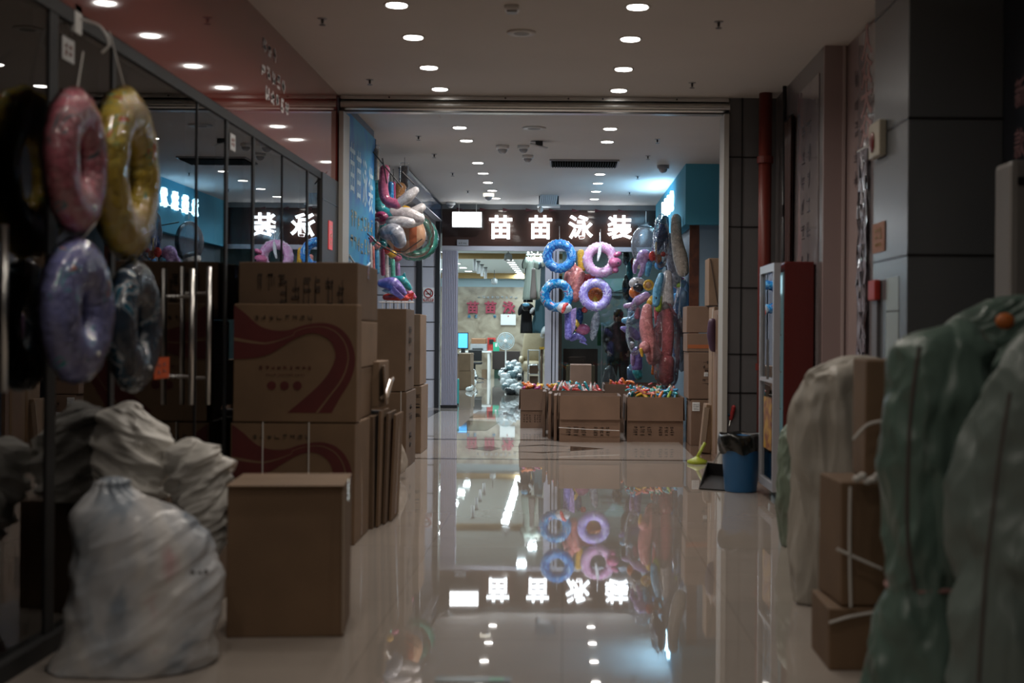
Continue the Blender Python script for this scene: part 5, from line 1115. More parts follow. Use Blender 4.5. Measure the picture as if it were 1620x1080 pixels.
# cup sticker on floor
# fridge
fy = 10.0; fx0 = 1.575; fx1 = 1.88
ff = thing('display_fridge', 'tall red drinks fridge with a lit glass door facing the aisle', 'fridge', (1.74, 10.35, 0))
fr_red = mat('fridge_red', (.10, .012, .010), .3, coat=.3)
fz = 1.84
mb = MB(); mb.box(fx0+.08, fx1, fy, fy+.72, .06, fz); mb.build('cabinet', fr_red, ff, bevel=.012)
MB().box(fx0+.1, fx1-.02, fy+.02, fy+.70, 0, .06).build('plinth', black, ff)
gm = mat('fridge_frame', (.45, .46, .5), .3, metal=.3)
mb = MB(); t = .04
mb.box(fx0, fx0+.05, fy, fy+t, .1, fz-.01); mb.box(fx0, fx0+.05, fy+.72-t, fy+.72, .1, fz-.01); mb.box(fx0, fx0+.05, fy+t, fy+.72-t, .1, .16); mb.box(fx0, fx0+.05, fy+t, fy+.72-t, fz-.07, fz-.01); mb.box(fx0, fx0+.05, fy+t, fy+.72-t, .92, .95)
d_ = mb.build('door', gm, ff)
MB().box(fx0+.02, fx0+.03, fy+t, fy+.72-t, .16, fz-.07).build('door_glass', film('fridge_glass', tint=(.8, .88, .9), ior=1.5, rough=.0), d_)
MB().tube([(fx0-.03, fy+.08, .95), (fx0-.03, fy+.08, 1.25)], .01, 8).build('handle', steel, d_)
MB().box(fx0+.05, fx0+.055, fy+.06, fy+.66, fz-.24, fz-.10).build('lit_panel', mat('fridge_light', (.8, .95, 1), .5, emis=(.7, .92, 1), estr=1.6), ff)
MB().box(fx0+.07, fx0+.078, fy+.03, fy+.69, .16, fz-.08).build('inner_back', mat('fridge_inner', (.12, .2, .22), .4, emis=(.4, .65, .7), estr=.10), ff)
for z in (.45, .72, 1.0, 1.28): MB().box(fx0+.032, fx0+.07, fy+.05, fy+.67, z, z+.01).build('shelf', white_p, ff)
bt = None
rnd2 = random.Random(3)
for zi, z in enumerate((.46, .73, 1.01, 1.29)):
    for k in range(7):
        loc = Vector((fx0+.052, fy+.1+k*.085, z)); mk = ['teal', 'coral', 'yellow', 'white', 'mint'][(k+zi*2) % 5]
        kk = ('bottle', mk)
        if kk not in protos:
            r = thing('drink_bottle', '', 'bottle', tuple(loc)); protos[kk] = r
            MB().lathe(loc, [(.001, 0), (.016, 0), (.017, .1), (.015, .13), (.007, .16), (.007, .175)], 12).build('bottle_body', V[mk], r, smooth=True)
            MB().lathe(loc, [(.009, .17), (.009, .185), (.001, .187)], 10).build('cap', white_p, r)
        else: r = copy_tree(protos[kk], loc-protos[kk].location)
        r['label'] = '%s drink bottle on the %s shelf of the red fridge' % ({'mint': 'mint green', 'coral': 'coral', 'teal': 'teal', 'yellow': 'yellow', 'white': 'white'}[mk], ['lowest', 'second', 'third', 'top'][zi]); r['group'] = '%s bottles on fridge shelf %s' % (mk, ['one', 'two', 'three', 'four'][zi])
MB().box(fx0+.006, fx0+.012, fy+.12, fy+.5, .40, .80).build('yellow_poster', mat('poster_gold', (.40, .22, .05), .5, pattern=('noise', 9, [(.4, (.45, .26, .04)), (.6, (.2, .06, .03))])), ff)
# red pipe and round hook
rp = thing('red_pipe', 'red fire pipe running from floor to ceiling beside the grey column', 'pipe', (1.76, 11.75, 0))
MB().tube([(1.765, 11.75, 0), (1.765, 11.75, CEIL)], .058, 20).build('pipe_body', mat('pipe_red', (.16, .022, .014), .4), rp, smooth=True)
for z in (2.83, 1.0): MB().lathe((1.765, 11.75, z), [(.06, -.03), (.072, -.03), (.072, .03), (.06, .03)], 20).build('coupling', MATS['pipe_red'], rp)
# grey pipe near the banner wall
gp_ = thing('thin_conduit', 'thin grey conduit on the wall right of the red pipe', 'conduit', (1.88, 11.5, 0))
MB().tube([(1.875, 11.4, 0), (1.875, 11.4, CEIL)], .018, 10).build('conduit_tube', dark_alu, gp_, smooth=True)
MB().box(1.86, 1.9, 11.36, 11.44, 2.3, 2.4).build('clamp', black, gp_)
# brown curtain and glossy banners at x = 1.9
def drape(name, label, x, ya, yb, z0, z1, m, amp=.02, waves=7, cat='curtain', pinch=0):
    r = thing(name, label, cat, (x, (ya+yb)/2, z0)); mb = MB(); n = 60; h = 14; A = []
    for j in range(h+1):
        tz = j/h; z = z0+(z1-z0)*tz; row = []
        f = 1-pinch*math.sin(math.pi*tz)
        for i in range(n+1):
            u = i/n; y = (ya+yb)/2+(u-.5)*(yb-ya)*f; row.append(Vector((x-.012-amp*(1+math.sin(u*waves*2*math.pi+tz*1.5)), y, z)))
        A.append(row)
    for j in range(h):
        for i in range(n): mb.add([A[j][i], A[j][i+1], A[j+1][i+1], A[j+1][i]], [(0, 1, 2, 3)])
    o = mb.build('cloth_or_reflection', m, r, smooth=True)
    bm = bmesh.new(); bm.from_mesh(o.data); bmesh.ops.remove_doubles(bm, verts=bm.verts, dist=.0005); bm.to_mesh(o.data); bm.free()
    sd = o.modifiers.new('s', 'SOLIDIFY'); sd.thickness = .004
    MB().tube([(x-.03, ya, z1), (x-.03, yb, z1)], .01, 8).build('rail', dark_alu, r)
    return r
drape('brown_curtain', 'dark brown hanging curtain by the wall next to the red fridge', 1.9, 10.95, 11.3, .1, 3.1, mat('curtain_brown', (.07, .035, .03), .4, spec=.4), .014, 4, pinch=.25)
film_b = mat('banner_gloss', (.30, .26, .27), .08, coat=.6, bump=(2.2, .35, .02, 2), pattern=('noise', 1.3, [(.35, (.33, .29, .29)), (.58, (.27, .24, .26)), (.72, (.20, .15, .16))]))
ba = thing('vertical_banner', 'glossy pale banner with dark upright writing between curtain and pink panel', 'banner', (1.89, 10.3, .3))
MB().box(1.892, 1.899, 9.95, 10.85, .25, 3.25).build('sheet', film_b, ba)
scribble(MB(), 5, 2, .5, 1.0, Matrix.Translation((1.891, 10.45, 2.5)) @ FACE_L, 51, stroke=.05).build('dark_writing', mat('banner_ink', (.07, .06, .07), .3), ba)
scribble(MB(), 3, 2, .4, .4, Matrix.Translation((1.891, 10.45, 1.75)) @ FACE_L, 52, stroke=.06).build('dark_writing', MATS['banner_ink'], ba)
MB().box(1.888, 1.892, 10.1, 10.6, .3, 1.6).build('maroon_figure', mat('figure_maroon', (.12, .02, .03), .15, coat=.4), ba)
bb2 = thing('vertical_banner', 'glossy banner with large pale rose characters beside the near dark pillar', 'banner', (2.06, 8.6, .3))
MB().box(2.05, 2.068, 8.75, 9.32, .25, 3.38).build('sheet', film_b, bb2)
for i, ch in enumerate('人众大众'):
    MB().mesh(text_mesh(ch, .26, .001, .006), Matrix.Translation((2.048, 9.06, 3.28-.2*i)) @ FACE_L @ Matrix.Diagonal((1.3, .9, 1, 1))).build('rose_character', mat('rose_letter', (.45, .25, .24), .3), bb2)
scribble(MB(), 5, 1, .25, .9, Matrix.Translation((2.066, 9.42, 2.75)) @ FACE_L, 53, stroke=.06).build('dark_writing', MATS['banner_ink'], bb2)
mb = MB(); n = 30
for (ya, yb, z0, z1) in ((8.92, 9.18, .9, 2.55),):
    for j in range(18):
        for i in range(8):
            f = lambda i, j: Vector((2.03+.018*noise.noise(Vector((i*.9, j*.7, 3)))-.01, ya+(yb-ya)*i/8, z0+(z1-z0)*j/18))
            mb.add([f(i, j), f(i+1, j), f(i+1, j+1), f(i, j+1)], [(0, 1, 2, 3)])
cf = thing('plastic_sheet', 'crinkled shiny plastic sheet hanging beside the near dark pillar', 'plastic sheet', (2.03, 9.05, .9))
o = mb.build('film', mat('shiny_film', (.35, .34, .40), .07, coat=.8, spec=.8, bump=(16, .5, .01)), cf, smooth=True)
bm = bmesh.new(); bm.from_mesh(o.data); bmesh.ops.remove_doubles(bm, verts=bm.verts, dist=.0005); bm.to_mesh(o.data); bm.free()
sd = o.modifiers.new('s', 'SOLIDIFY'); sd.thickness = .002
MB().tube([(2.025, 8.9, 2.56), (2.025, 9.2, 2.56)], .008, 8).build('rail', white_p, cf)
# on the near pillar
fa = thing('alarm_box', 'cream wall box with a red button on the side of the near dark pillar', 'alarm', (1.78, 7.6, 2.2))
ya, yb = 7.44, 7.70; z0, z1 = Z(250, 7.6, 1390), Z(195, 7.6, 1390)
MB().box(1.755, 1.797, ya, yb, z0, z1).build('case', mat('cream_plastic', (.42, .38, .30), .4), fa, bevel=.008)
MB().ell((1.752, 7.6, (z0+z1)/2-.01), (.012, .05, .06)).build('red_button', mat('dark_red', (.15, .015, .01), .3), fa, smooth=True)
os_ = thing('orange_notice', 'small orange notice stuck on the side of the near dark pillar', 'notice', (1.79, 7.6, 1.8))
z0, z1 = Z(399, 7.6, 1390), Z(352, 7.6, 1390)
MB().box(1.794, 1.798, 7.46, 7.75, z0, z1).build('sheet', mat('notice_orange', (.30, .12, .05), .5), os_)
scribble(MB(), 3, 2, .2, (z1-z0)*.7, Matrix.Translation((1.7925, 7.6, (z0+z1)/2)) @ FACE_L, 54).build('print', mat('notice_yellow', (.4, .28, .12), .5), os_)
rb2 = thing('hydrant_box', 'small red box above a pale tiled cabinet by the near dark pillar', 'hydrant box', (1.74, 7.5, 1.45))
a, b = Wp(1379, 475, 7.62), Wp(1405, 443, 7.62)
MB().box(a.x, 1.797, 7.55, 7.72, a.z, b.z).build('box_body', mat('hydrant_red', (.40, .03, .02), .4), rb2, bevel=.01)
MB().box(a.x+.02, 1.797, 7.58, 7.70, .0, a.z).build('stand', mat('grey_stand', (.15, .14, .15), .4), rb2)
pt = thing('tiled_cabinet', 'slim pale green tiled cabinet at the side of the near dark pillar', 'cabinet', (1.77, 7.3, 0))
a, b = Wp(1405, 550, 7.42), Wp(1423, 440, 7.42)
MB().box(a.x, 1.797, 7.15, 7.42, .0, b.z).build('cabinet_body', mat('pale_green_tile', (.30, .34, .32), .3), pt)
for z in (.4, .8, Z(493, 7.3, 1412)): MB().box(a.x-.002, 1.797, 7.147, 7.42, z, z+.006).build('tile_line', black, pt)
# dark wall lettering and pale box at far right
wl3 = thing('wall_lettering', 'faint pink characters on the dark wall right of the near pillar', 'lettering', (2.29, 6.65, 2.2))
for i, (py, ch) in enumerate(((150, '新'), (230, '款'))):
    Y = 6.72; MB().mesh(text_mesh(ch, .16, .002, .002), Matrix.Translation((2.297, Y, Z(py, Y, 1610))) @ FACE_L).build('character', mat('dusty_pink', (.25, .14, .15), .5), wl3)
cb = thing('pale_wall_box', 'pale grey upright wall box with rounded top at the far right', 'wall box', (2.2, 6.2, .8))
Y = 6.2; a, b = Wp(1597, 600, Y), Wp(1640, 252, Y)
MB().box(a.x, 2.297, Y, Y+.25, .9, b.z).build('case', mat('grey_box', (.24, .23, .22), .4), cb, bevel=.03)
MB().box(a.x+.03, a.x+.14, Y-.01, Y+.02, Z(292, Y, 1600), Z(280, Y, 1600)).build('latch', black, cb)
MB().box(a.x+.08, 2.28, Y-.004, Y+.02, 1.0, Z(300, Y, 1600)).build('recess', mat('recess_grey', (.10, .10, .10), .5), cb)

# ---------------- person in black ----------------
def skin_chain(pts_r, name, m, parent, mir=None, extra=(), sub=2):
    me = bpy.data.meshes.new(name); verts = []; edges = []; rad = []; idx = {}
    for k, (nm, p, r, par) in enumerate(pts_r):
        idx[nm] = k; verts.append(p); rad.append(r)
        if par: edges.append((idx[par], k))
    inv = ROOTM[parent].inverted()
    me.from_pydata([tuple(inv @ Vector(v)) for v in verts], edges, []); o = bpy.data.objects.new(name, me); C.objects.link(o); o.parent = parent; ROOTM[o] = ROOTM[parent]
    md = o.modifiers.new('skin', 'SKIN'); 
    for k, r in enumerate(rad): me.skin_vertices[0].data[k].radius = (r if isinstance(r, tuple) else (r, r))
    me.skin_vertices[0].data[0].use_root = True
    s = o.modifiers.new('sub', 'SUBSURF'); s.levels = sub; s.render_levels = sub
    me.materials.append(m); md.use_smooth_shade = True
    return o
PY = 23.3; pc_ = Wp(978, 560, PY); px_ = pc_.x
ps = thing('person', 'person in black jacket and dark trousers standing behind the cartons, seen in the window', 'person', (px_, PY, 0))
skin = mat('skin', (.28, .17, .12), .5)
L = lambda dx, dy, z: (px_+dx, PY+dy, z)
body = [('pelvis', L(0, 0, .90), .13, None), ('waist', L(0, 0, 1.04), (.125, .10), 'pelvis'), ('chest', L(0, .01, 1.24), (.15, .11), 'waist'), ('neck', L(0, -.01, 1.42), .05, 'chest'), ('chin', L(0, -.03, 1.50), .055, 'neck'), ('skull', L(0, -.02, 1.60), (.072, .085), 'chin')]
for s, sd_ in ((-1, 'a'), (1, 'b')):
    body += [('hip'+sd_, L(s*.09, 0, .84), .095, 'pelvis'), ('knee'+sd_, L(s*.10, -.01, .47), .058, 'hip'+sd_), ('ankle'+sd_, L(s*.10, .02, .09), .038, 'knee'+sd_), ('toe'+sd_, L(s*.11, -.13, .035), .03, 'ankle'+sd_),
             ('shoulder'+sd_, L(s*.17, 0, 1.37), .058, 'chest'), ('elbow'+sd_, L(s*.22, .02, 1.11), .042, 'shoulder'+sd_), ('wrist'+sd_, L(s*.18, -.15, .95), .026, 'elbow'+sd_), ('palm'+sd_, L(s*.165, -.21, .92), (.032, .018), 'wrist'+sd_)]
    for f, (dx, ln) in enumerate(((-.026, .055), (-.009, .066), (.009, .062), (.026, .048))):
        body += [('kn%d%s' % (f, sd_), L(s*.165+dx, -.245, .905), .009, 'palm'+sd_), ('mid%d%s' % (f, sd_), L(s*.165+dx, -.245-ln*.5, .89), .0085, 'kn%d%s' % (f, sd_)), ('tip%d%s' % (f, sd_), L(s*.165+dx, -.25-ln*.7, .865), .0075, 'mid%d%s' % (f, sd_))]
    body += [('th1'+sd_, L(s*.13, -.20, .915), .010, 'palm'+sd_), ('th2'+sd_, L(s*.115, -.235, .90), .009, 'th1'+sd_)]
skin_chain(body, 'body', skin, ps, sub=2)
blk = mat('black_cloth', (.010, .012, .012), .55, sheen=.2, bump=(14, .7, .02), pattern=('noise', 3, [(.45, (.008, .009, .009)), (.62, (.02, .035, .028))]))
trm = mat('dark_trousers', (.018, .020, .022), .7, bump=(12, .6, .015))
def ovals(c, prof, seg=24, wob=.0):
    return [[Vector((c[0]+dx+rx*math.cos(a)*(1+wob*math.sin(3*a+z*20)), c[1]+dy+ry*math.sin(a)*(1+wob*math.sin(4*a+z*14)), z)) for a in [2*math.pi*k/seg for k in range(seg)]] for (z, rx, ry, dx, dy) in prof]
MB().loft(ovals((px_, PY), [(.80, .20, .155, 0, 0), (.86, .205, .16, 0, 0), (1.0, .19, .15, 0, 0), (1.15, .20, .15, 0, .01), (1.30, .215, .15, 0, .01), (1.38, .205, .125, 0, .01), (1.44, .12, .085, 0, 0), (1.48, .075, .07, 0, -.01)], wob=.03)).build('jacket', blk, ps, smooth=True)
for s in (-1, 1):
    MB().tube(smooth_path([Vector(L(s*.165, 0, 1.38)), Vector(L(s*.225, .02, 1.11)), Vector(L(s*.185, -.14, .955))]), [lerpl([.075, .072, .062, .055, .045], k/10) for k in range(11)], 14).build('sleeve', blk, ps, smooth=True)
    MB().tube(smooth_path([Vector(L(s*.09, 0, .86)), Vector(L(s*.105, -.01, .47)), Vector(L(s*.10, .02, .08))]), [lerpl([.115, .095, .078, .068, .062], k/10) for k in range(11)], 16).build('trouser_leg', trm, ps, smooth=True)
    MB().capsule([Vector(L(s*.10, .04, .045)), Vector(L(s*.11, -.13, .04))], [.045, .042]).build('shoe', black, ps, smooth=True)
hair = mat('black_hair', (.006, .006, .007), .5)
MB().ell(L(0, .0, 1.615), (.088, .10, .095), nu=24, nv=16, disp=lambda v: .03*noise.noise(v*40)).build('hair', hair, ps, smooth=True)
MB().ell(L(0, .05, 1.54), (.085, .06, .10), nu=20, nv=12).build('hair_back', hair, ps, smooth=True)
MB().ell(L(0, -.112, 1.555), (.012, .02, .022), nu=10, nv=8).build('nose', skin, ps, smooth=True)
for s in (-1, 1):
    MB().ell(L(s*.03, -.095, 1.575), (.012, .008, .007), nu=10, nv=8).build('eye', mat('eye_dark', (.02, .015, .012), .2), ps, smooth=True)
    MB().ell(L(s*.08, -.01, 1.555), (.012, .02, .03), nu=10, nv=8).build('ear', skin, ps, smooth=True)
MB().ell(L(0, -.095, 1.515), (.024, .008, .006), nu=10, nv=6).build('mouth', mat('lips', (.25, .08, .07), .5), ps, smooth=True)

# ---------------- inside the swimwear shop ----------------
panelglow = mat('panel_glow', (1, 1, 1), .5, emis=(.88, .98, 1.0), estr=7)
pg = None
for xl, y in SHOP_PANELS:
    if True:
        if pg is None:
            pg = thing('shop_downlight', '', 'ceiling light', (xl, y, 2.95))
            MB().box(xl-.10, xl+.10, y-.16, y+.16, 2.93, 2.95).build('frame', white_p, pg); MB().box(xl-.085, xl+.085, y-.145, y+.145, 2.926, 2.932).build('lit_panel', panelglow, pg); r = pg
        else: r = copy_tree(pg, Vector((xl, y, 2.95))-pg.location)
        nfam = sorted([q for x_, q in SHOP_PANELS if x_ == xl]).index(y); s_ = {-1.28: 'row leading to the dresses', -2.65: 'row beside the left wall', -3.3: 'outer row at the far left', -.6: 'row above the dresses'}[xl]
        r['label'] = 'square shop ceiling light, '+ORD[nfam]+' in the '+s_; r['group'] = 'shop lights, '+s_
for k in range(4):
    q = Wp(751+k*5.7, 425+k*4.5, 30+k*1.5); r = thing('ceiling_pendant', 'grey rod under the shop ceiling, '+ORD[k]+' of a receding row', 'pendant', (q.x, q.y, 2.95), 0, 'grey rods under the shop ceiling')
    MB().tube([(q.x, q.y, 2.95), (q.x, q.y, 2.95-.3)], .035, 10).build('rod', grey_p, r); MB().lathe((q.x, q.y, 2.93), [(.05, 0), (.05, .02)], 12).build('mount', dark_alu, r)
for px, py, lab in ((804, 406, 'hanging clear lamp before the second wood beam, near the dresses'), (782, 444, 'hanging clear lamp under the far wood beam')):
    Y = 27.5 if py < 420 else 36; q = Wp(px, py, Y); r = thing('glass_lamp', lab, 'lamp', (q.x, Y, 2.95))
    MB().tube([(q.x, Y, 2.95), (q.x, Y, q.z+.05)], .008, 6).build('stem', dark_alu, r); MB().lathe((q.x, Y, q.z-.1), [(.03, 0), (.09, .03), (.08, .14), (.03, .18)], 16).build('shade', wrap_milky, r, smooth=True)
# back wall writing
wr = thing('wall_characters', 'large red Chinese characters on the marble back wall of the shop', 'sign', (-2.0, 38.45, 2.2))
BY = 38.45
for ch, px in (('苗', 748), ('苗', 776), ('泳', 805)):
    q = Wp(px, 487.5, BY); MB().mesh(text_mesh(ch, .36, .03, .012), Matrix.Translation((q.x, BY, q.z)) @ FRONT).build('letter', mat('wall_red', (.30, .02, .05), .4), wr)
w3 = thing('wall_characters', 'row of small grey characters above the red ones on the marble wall', 'sign', tuple(Wp(790, 470, BY)))
q = Wp(787, 470, BY); scribble(MB(), 1, 9, 1.2, .10, Matrix.Translation((q.x, BY+.03, q.z)) @ FRONT, 61, d=.02, stroke=.12).build('small_letter_row', mat('letter_grey', (.4, .45, .48), .4), w3)
w4 = thing('wall_characters', 'small blue characters below the red ones on the marble wall', 'sign', tuple(Wp(750, 500, BY)))
for px in (742, 753, 783):
    q = Wp(px, 500, BY); scribble(MB(), 1, 1, .13, .13, Matrix.Translation((q.x, BY+.03, q.z)) @ FRONT, int(px), d=.02, stroke=.14, n=7).build('small_letter', mat('letter_blue', (.08, .30, .48), .4), w4)
ct = thing('white_notice_board', 'white clipped notice sheet hanging on the marble wall beneath the last red character', 'notice', tuple(Wp(804, 505, 38.42)))
a, b = Wp(792, 514, 38.42), Wp(816, 497, 38.42); MB().box(a.x, b.x, 38.42, 38.46, a.z, b.z).build('sheet', white_p, ct)
MB().ell(Wp(804, 500, 38.40), (.02, .01, .02)).build('red_mark', mat('sign_red2', (.4, .03, .03), .4), ct)
for px in (797, 811): MB().tube([Wp(px, 497, 38.42), Wp(px, 493, 38.42)], .01, 6).build('clip', black, ct)
# desk, computer, printer, fan
DY = 35.8
dk_ = thing('office_desk', 'white desk standing before the marble wall of the shop', 'desk', (-2.35, DY, 0))
a, b = X(727, DY, 560), X(777, DY, 560)
MB().box(a, b, DY, DY+.7, .71, .75).build('desk_top', white_p, dk_)
for x in (a+.03, b-.10):
    for y in (DY+.03, DY+.6): MB().box(x, x+.06, y, y+.06, 0, .71).build('leg', white_p, dk_)
cn = thing('dark_counter', 'dark brown low counter behind the desk and under the fan', 'counter', (-1.4, 36.3, 0))
a, b = X(779, 36.3, 560), X(822, 36.3, 560)
MB().box(a, b, 36.3, 36.9, .25, .74).build('counter_body', mat('counter_brown', (.04, .028, .026), .4), cn); MB().box(a+.05, b-.05, 36.35, 36.85, 0, .25).build('counter_base', mat('green_base', (.03, .08, .055), .5), cn)
mo = thing('computer_monitor', 'computer monitor with a blue picture beside the folded shutter', 'monitor', tuple(Wp(734, 552, 33)))
a, b = Wp(724, 552, 33), Wp(741, 526, 33)
MB().box(a.x, b.x, 33.0, 33.04, a.z, b.z).build('screen_case', black, mo); MB().box(a.x+.015, b.x-.02, 32.99, 33.0, a.z+.03, b.z-.02).build('screen', mat('screen_blue', (.05, .3, .6), .3, emis=(.10, .45, .95), estr=1.2, pattern=None), mo)
MB().box(a.x+.08, b.x-.08, 33.0, 33.1, a.z-.12, a.z).build('stand', black, mo)
s0 = thing('small_stand_table', 'boxy dark stand under the blue computer monitor', 'stand', (X(733, 33, 600), 33, 0)); MB().box(a.x-.03, b.x+.1, 32.95, 33.5, 0, a.z-.12).build('stand_body', card2, s0); MB().box(a.x-.04, b.x+.11, 32.9, 33.55, a.z-.14, a.z-.115).build('stand_top', black, s0)
prn = thing('printer', 'copper brown topped printer on the white desk', 'printer', tuple(Wp(757, 550, 36)))
a, b = Wp(744, 553, 36.1), Wp(770, 535, 36.1)
MB().box(a.x, b.x, 36.1, 36.45, .75, .75+(b.z-a.z)*.62).build('case', grey_p, prn, bevel=.02); MB().box(a.x+.02, b.x-.02, 36.1, 36.45, .75+(b.z-a.z)*.62, b.z).build('lid', mat('copper', (.35, .18, .10), .3, metal=.5), prn, bevel=.02); MB().box(a.x+.06, b.x-.1, 36.05, 36.1, .78, .82).build('paper_slot', black, prn)
rd = thing('red_box', 'small red box on the desk between printer and fan', 'box', tuple(Wp(776, 540, 36.2))); a, b = Wp(771, 546, 36.5), Wp(784, 534, 36.5)
MB().box(a.x, b.x, 36.5, 36.7, .74, b.z).build('box_body', V['red'], rd, bevel=.01); MB().box(a.x+.05, b.x-.05, 36.49, 36.5, a.z+.03, b.z-.05).build('box_label', black, rd)
gc = thing('green_payment_card', 'small green card stand on the desk edge before the fan', 'card stand', tuple(Wp(785, 547, 36))); a, b = Wp(780, 553, 36.4), Wp(790, 541, 36.4)
MB().box(a.x, b.x, 36.4, 36.42, .74, b.z).build('card', mat('pay_green', (.04, .42, .25), .4), gc); MB().box(a.x+.06, b.x-.06, 36.39, 36.4, a.z+.08, b.z-.03).build('white_mark', white_p, gc)
fn = thing('electric_fan', 'round grey floor fan standing behind the desk', 'fan', tuple(Wp(800, 540, 35.3)))
c = Wp(800, 539.5, 35.3); R = 13.5*35.3/F
for off in (-.06, .06):
    mb = MB(); mb.torus(Matrix.Translation(c+Vector((0, off, 0))) @ FRONT, R, .008, 40, 6)
    for rr in (.35, .6, .8): mb.torus(Matrix.Translation(c+Vector((0, off*1.2, 0))) @ FRONT, R*rr, .004, 32, 5)
    for k in range(28):
        a = 2*math.pi*k/28; mb.tube([c+Vector((R*.2*math.cos(a), off*1.3, R*.2*math.sin(a))), c+Vector((R*math.cos(a), off, R*math.sin(a)))], .004, 4)
    mb.build('guard', mat('fan_grey', (.45, .52, .54), .35), fn)
for k in range(5):
    a = 2*math.pi*k/5; MB().prism([c+Vector((math.cos(a+t_)*rr*R, 0, math.sin(a+t_)*rr*R)) for t_, rr in ((-.1, .15), (-.45, .85), (.3, .9), (.2, .15))], (0, 1, .2), .012).build('blade', mat('blade_grey', (.3, .38, .40), .3), fn)
MB().ell(c+Vector((0, -.08, 0)), (.05, .03, .05)).build('hub', white_p, fn, smooth=True)
MB().tube([c+Vector((0, .12, -.02)), (c.x, 35.42, .06)], .02, 8).build('pole', white_p, fn); MB().lathe((c.x, 35.42, 0), [(.2, 0), (.2, .03), (.04, .06)], 24).build('base', black, fn)
# chairs
ch_m = mat('khaki_fabric', (.30, .24, .15), .5, bump=(9, .5, .02))
CY = 31.0
kc = thing('wrapped_armchair', 'tall khaki padded armchair in clear wrap in the middle of the shop', 'armchair', (X(845, CY, 600), CY, 0))
P_ = lambda px, py, dy=0: Wp(px, py, CY+dy)
x0, x1 = X(823, CY, 560), X(858, CY, 560)
MB().ell(((x0+x1)/2+.05, CY+.3, 1.0), ((x1-x0)/2, .16, .48), Matrix.Rotation(.12, 4, 'Y'), nu=24, nv=16, sq=.6).build('backrest', ch_m, kc, smooth=True)
MB().ell(((x0+x1)/2, CY, .48), ((x1-x0)/2, .32, .13), nu=24, nv=14, sq=.6).build('seat', ch_m, kc, smooth=True)
for s in (0, 1): MB().ell((x0+.03+s*(x1-x0-.06), CY, .62), (.06, .3, .10), nu=16, nv=10, sq=.7).build('armrest', ch_m, kc, smooth=True)
for x in (x0+.06, x1-.06):
    for y in (CY-.2, CY+.25): MB().tube([(x, y, 0), (x, y, .4)], .02, 8).build('leg', dark_alu, kc)
wf = thing('wire_shelf_stand', 'pale wire shelf frame with brown boxes before the khaki armchair', 'shelf', (X(844, 27, 600), 27, 0))
xa, xb = X(835, 27, 600), X(853, 27, 600); 
for x in (xa, xb):
    for y in (27.0, 27.4): MB().tube([(x, y, 0), (x, y, .92)], .012, 8).build('post', white_p, wf)
for z in (.1, .42, .9): MB().box(xa, xb, 27.0, 27.4, z, z+.015).build('shelf_board', white_p, wf)
carton('small brown box on the lowest level of the wire shelf frame', xa+.03, xb-.03, 27.03, 27.35, .117, .38, 0, card_s, tape=False)
carton('small brown box on the middle level of the wire shelf frame', xa+.03, xb-.03, 27.03, 27.35, .436, .60, 0, card_s, tape=False)
carton('tall brown box with a yellow top edge next to the door posts, inside', X(855, 25.5, 600), -.42, 25.5, 26.0, 0, .95, 0, card_s, tape=True)
yt = thing('yellow_tray', 'yellow tray on the tall box next to the door posts', 'tray', (-.5, 25.7, .952)); MB().box(X(853, 25.4, 600), -.38, 25.45, 25.9, .953, .975).build('tray_floor', V['yellow'], yt); MB().box(X(853, 25.4, 600), -.38, 25.45, 25.47, .975, 1.0).build('tray_rim', V['yellow'], yt)
# stack boxes on the left inside
carton('brown box wrapped in tape inside the doorway, lower of two at the left', X(725, 29, 600), X(745, 29, 600), 29, 30.2, 0, .42, 0, card3, tape=True)
carton('brown box wrapped in tape inside the doorway, upper of two at the left', X(725, 29, 600), X(744, 29, 600), 29, 30.0, .422, .80, 0, card3, tape=True)
carton('small brown box on the floor under the white desk', X(762, 36, 590), X(770, 36, 590), 36, 36.3, 0, .25, 0, card3, tape=False)
# office chair behind desk
oc = thing('office_chair', 'black office chair at the white desk', 'chair', (X(750, 34.6, 590), 34.6, 0)); ox = X(750, 34.6, 590)
MB().box(ox-.2, ox+.2, 34.5, 34.9, .42, .48).build('seat', black, oc, bevel=.02); MB().box(ox-.18, ox+.18, 34.9, 34.95, .5, .8).build('backrest', black, oc, bevel=.02); MB().tube([(ox, 34.7, .05), (ox, 34.7, .42)], .03, 8).build('stem', dark_alu, oc)
for k in range(5):
    a = k*1.256; MB().tube([(ox, 34.7, .08), (ox+.25*math.cos(a), 34.7+.25*math.sin(a), .04)], .018, 6).build('foot', black, oc)
# bagged goods in heaps
pk = [mat('packet_white', (.78, .84, .86), .25, coat=.6, bump=(22, .9, .02), var=(6, .25)), mat('packet_teal', (.16, .26, .29), .25, coat=.6, bump=(22, .9, .02), var=(6, .3)), mat('packet_dark', (.03, .04, .05), .25, coat=.6, bump=(22, .9, .02))]
def packet(px, py, Y, rx, rz, k, lab, grp, seed):
    c = Wp(px, py, Y); a_, b_ = rx*Y/F, rz*Y/F; rn = random.Random(seed)
    c.z = max(c.z, b_*.9)
    r = thing('bagged_garment', lab, 'packet', tuple(c), 0, grp)
    MB().ell(c, (a_, .16, b_), Matrix.Rotation(rn.uniform(-.3, .3), 4, 'Y'), nu=20, nv=12, sq=.8, disp=lambda v: .28*noise.noise(v*9+Vector((seed, 0, 0)))).build('packed_goods', pk[k], r, smooth=True)
    q = MB().ell(c+Vector((a_*.5, -.12, b_*.7)), (a_*.3, .04, b_*.4), nu=10, nv=6, disp=lambda v: .4*noise.noise(v*20)); q.build('bag_knot', pk[0], r, smooth=True)
    return r
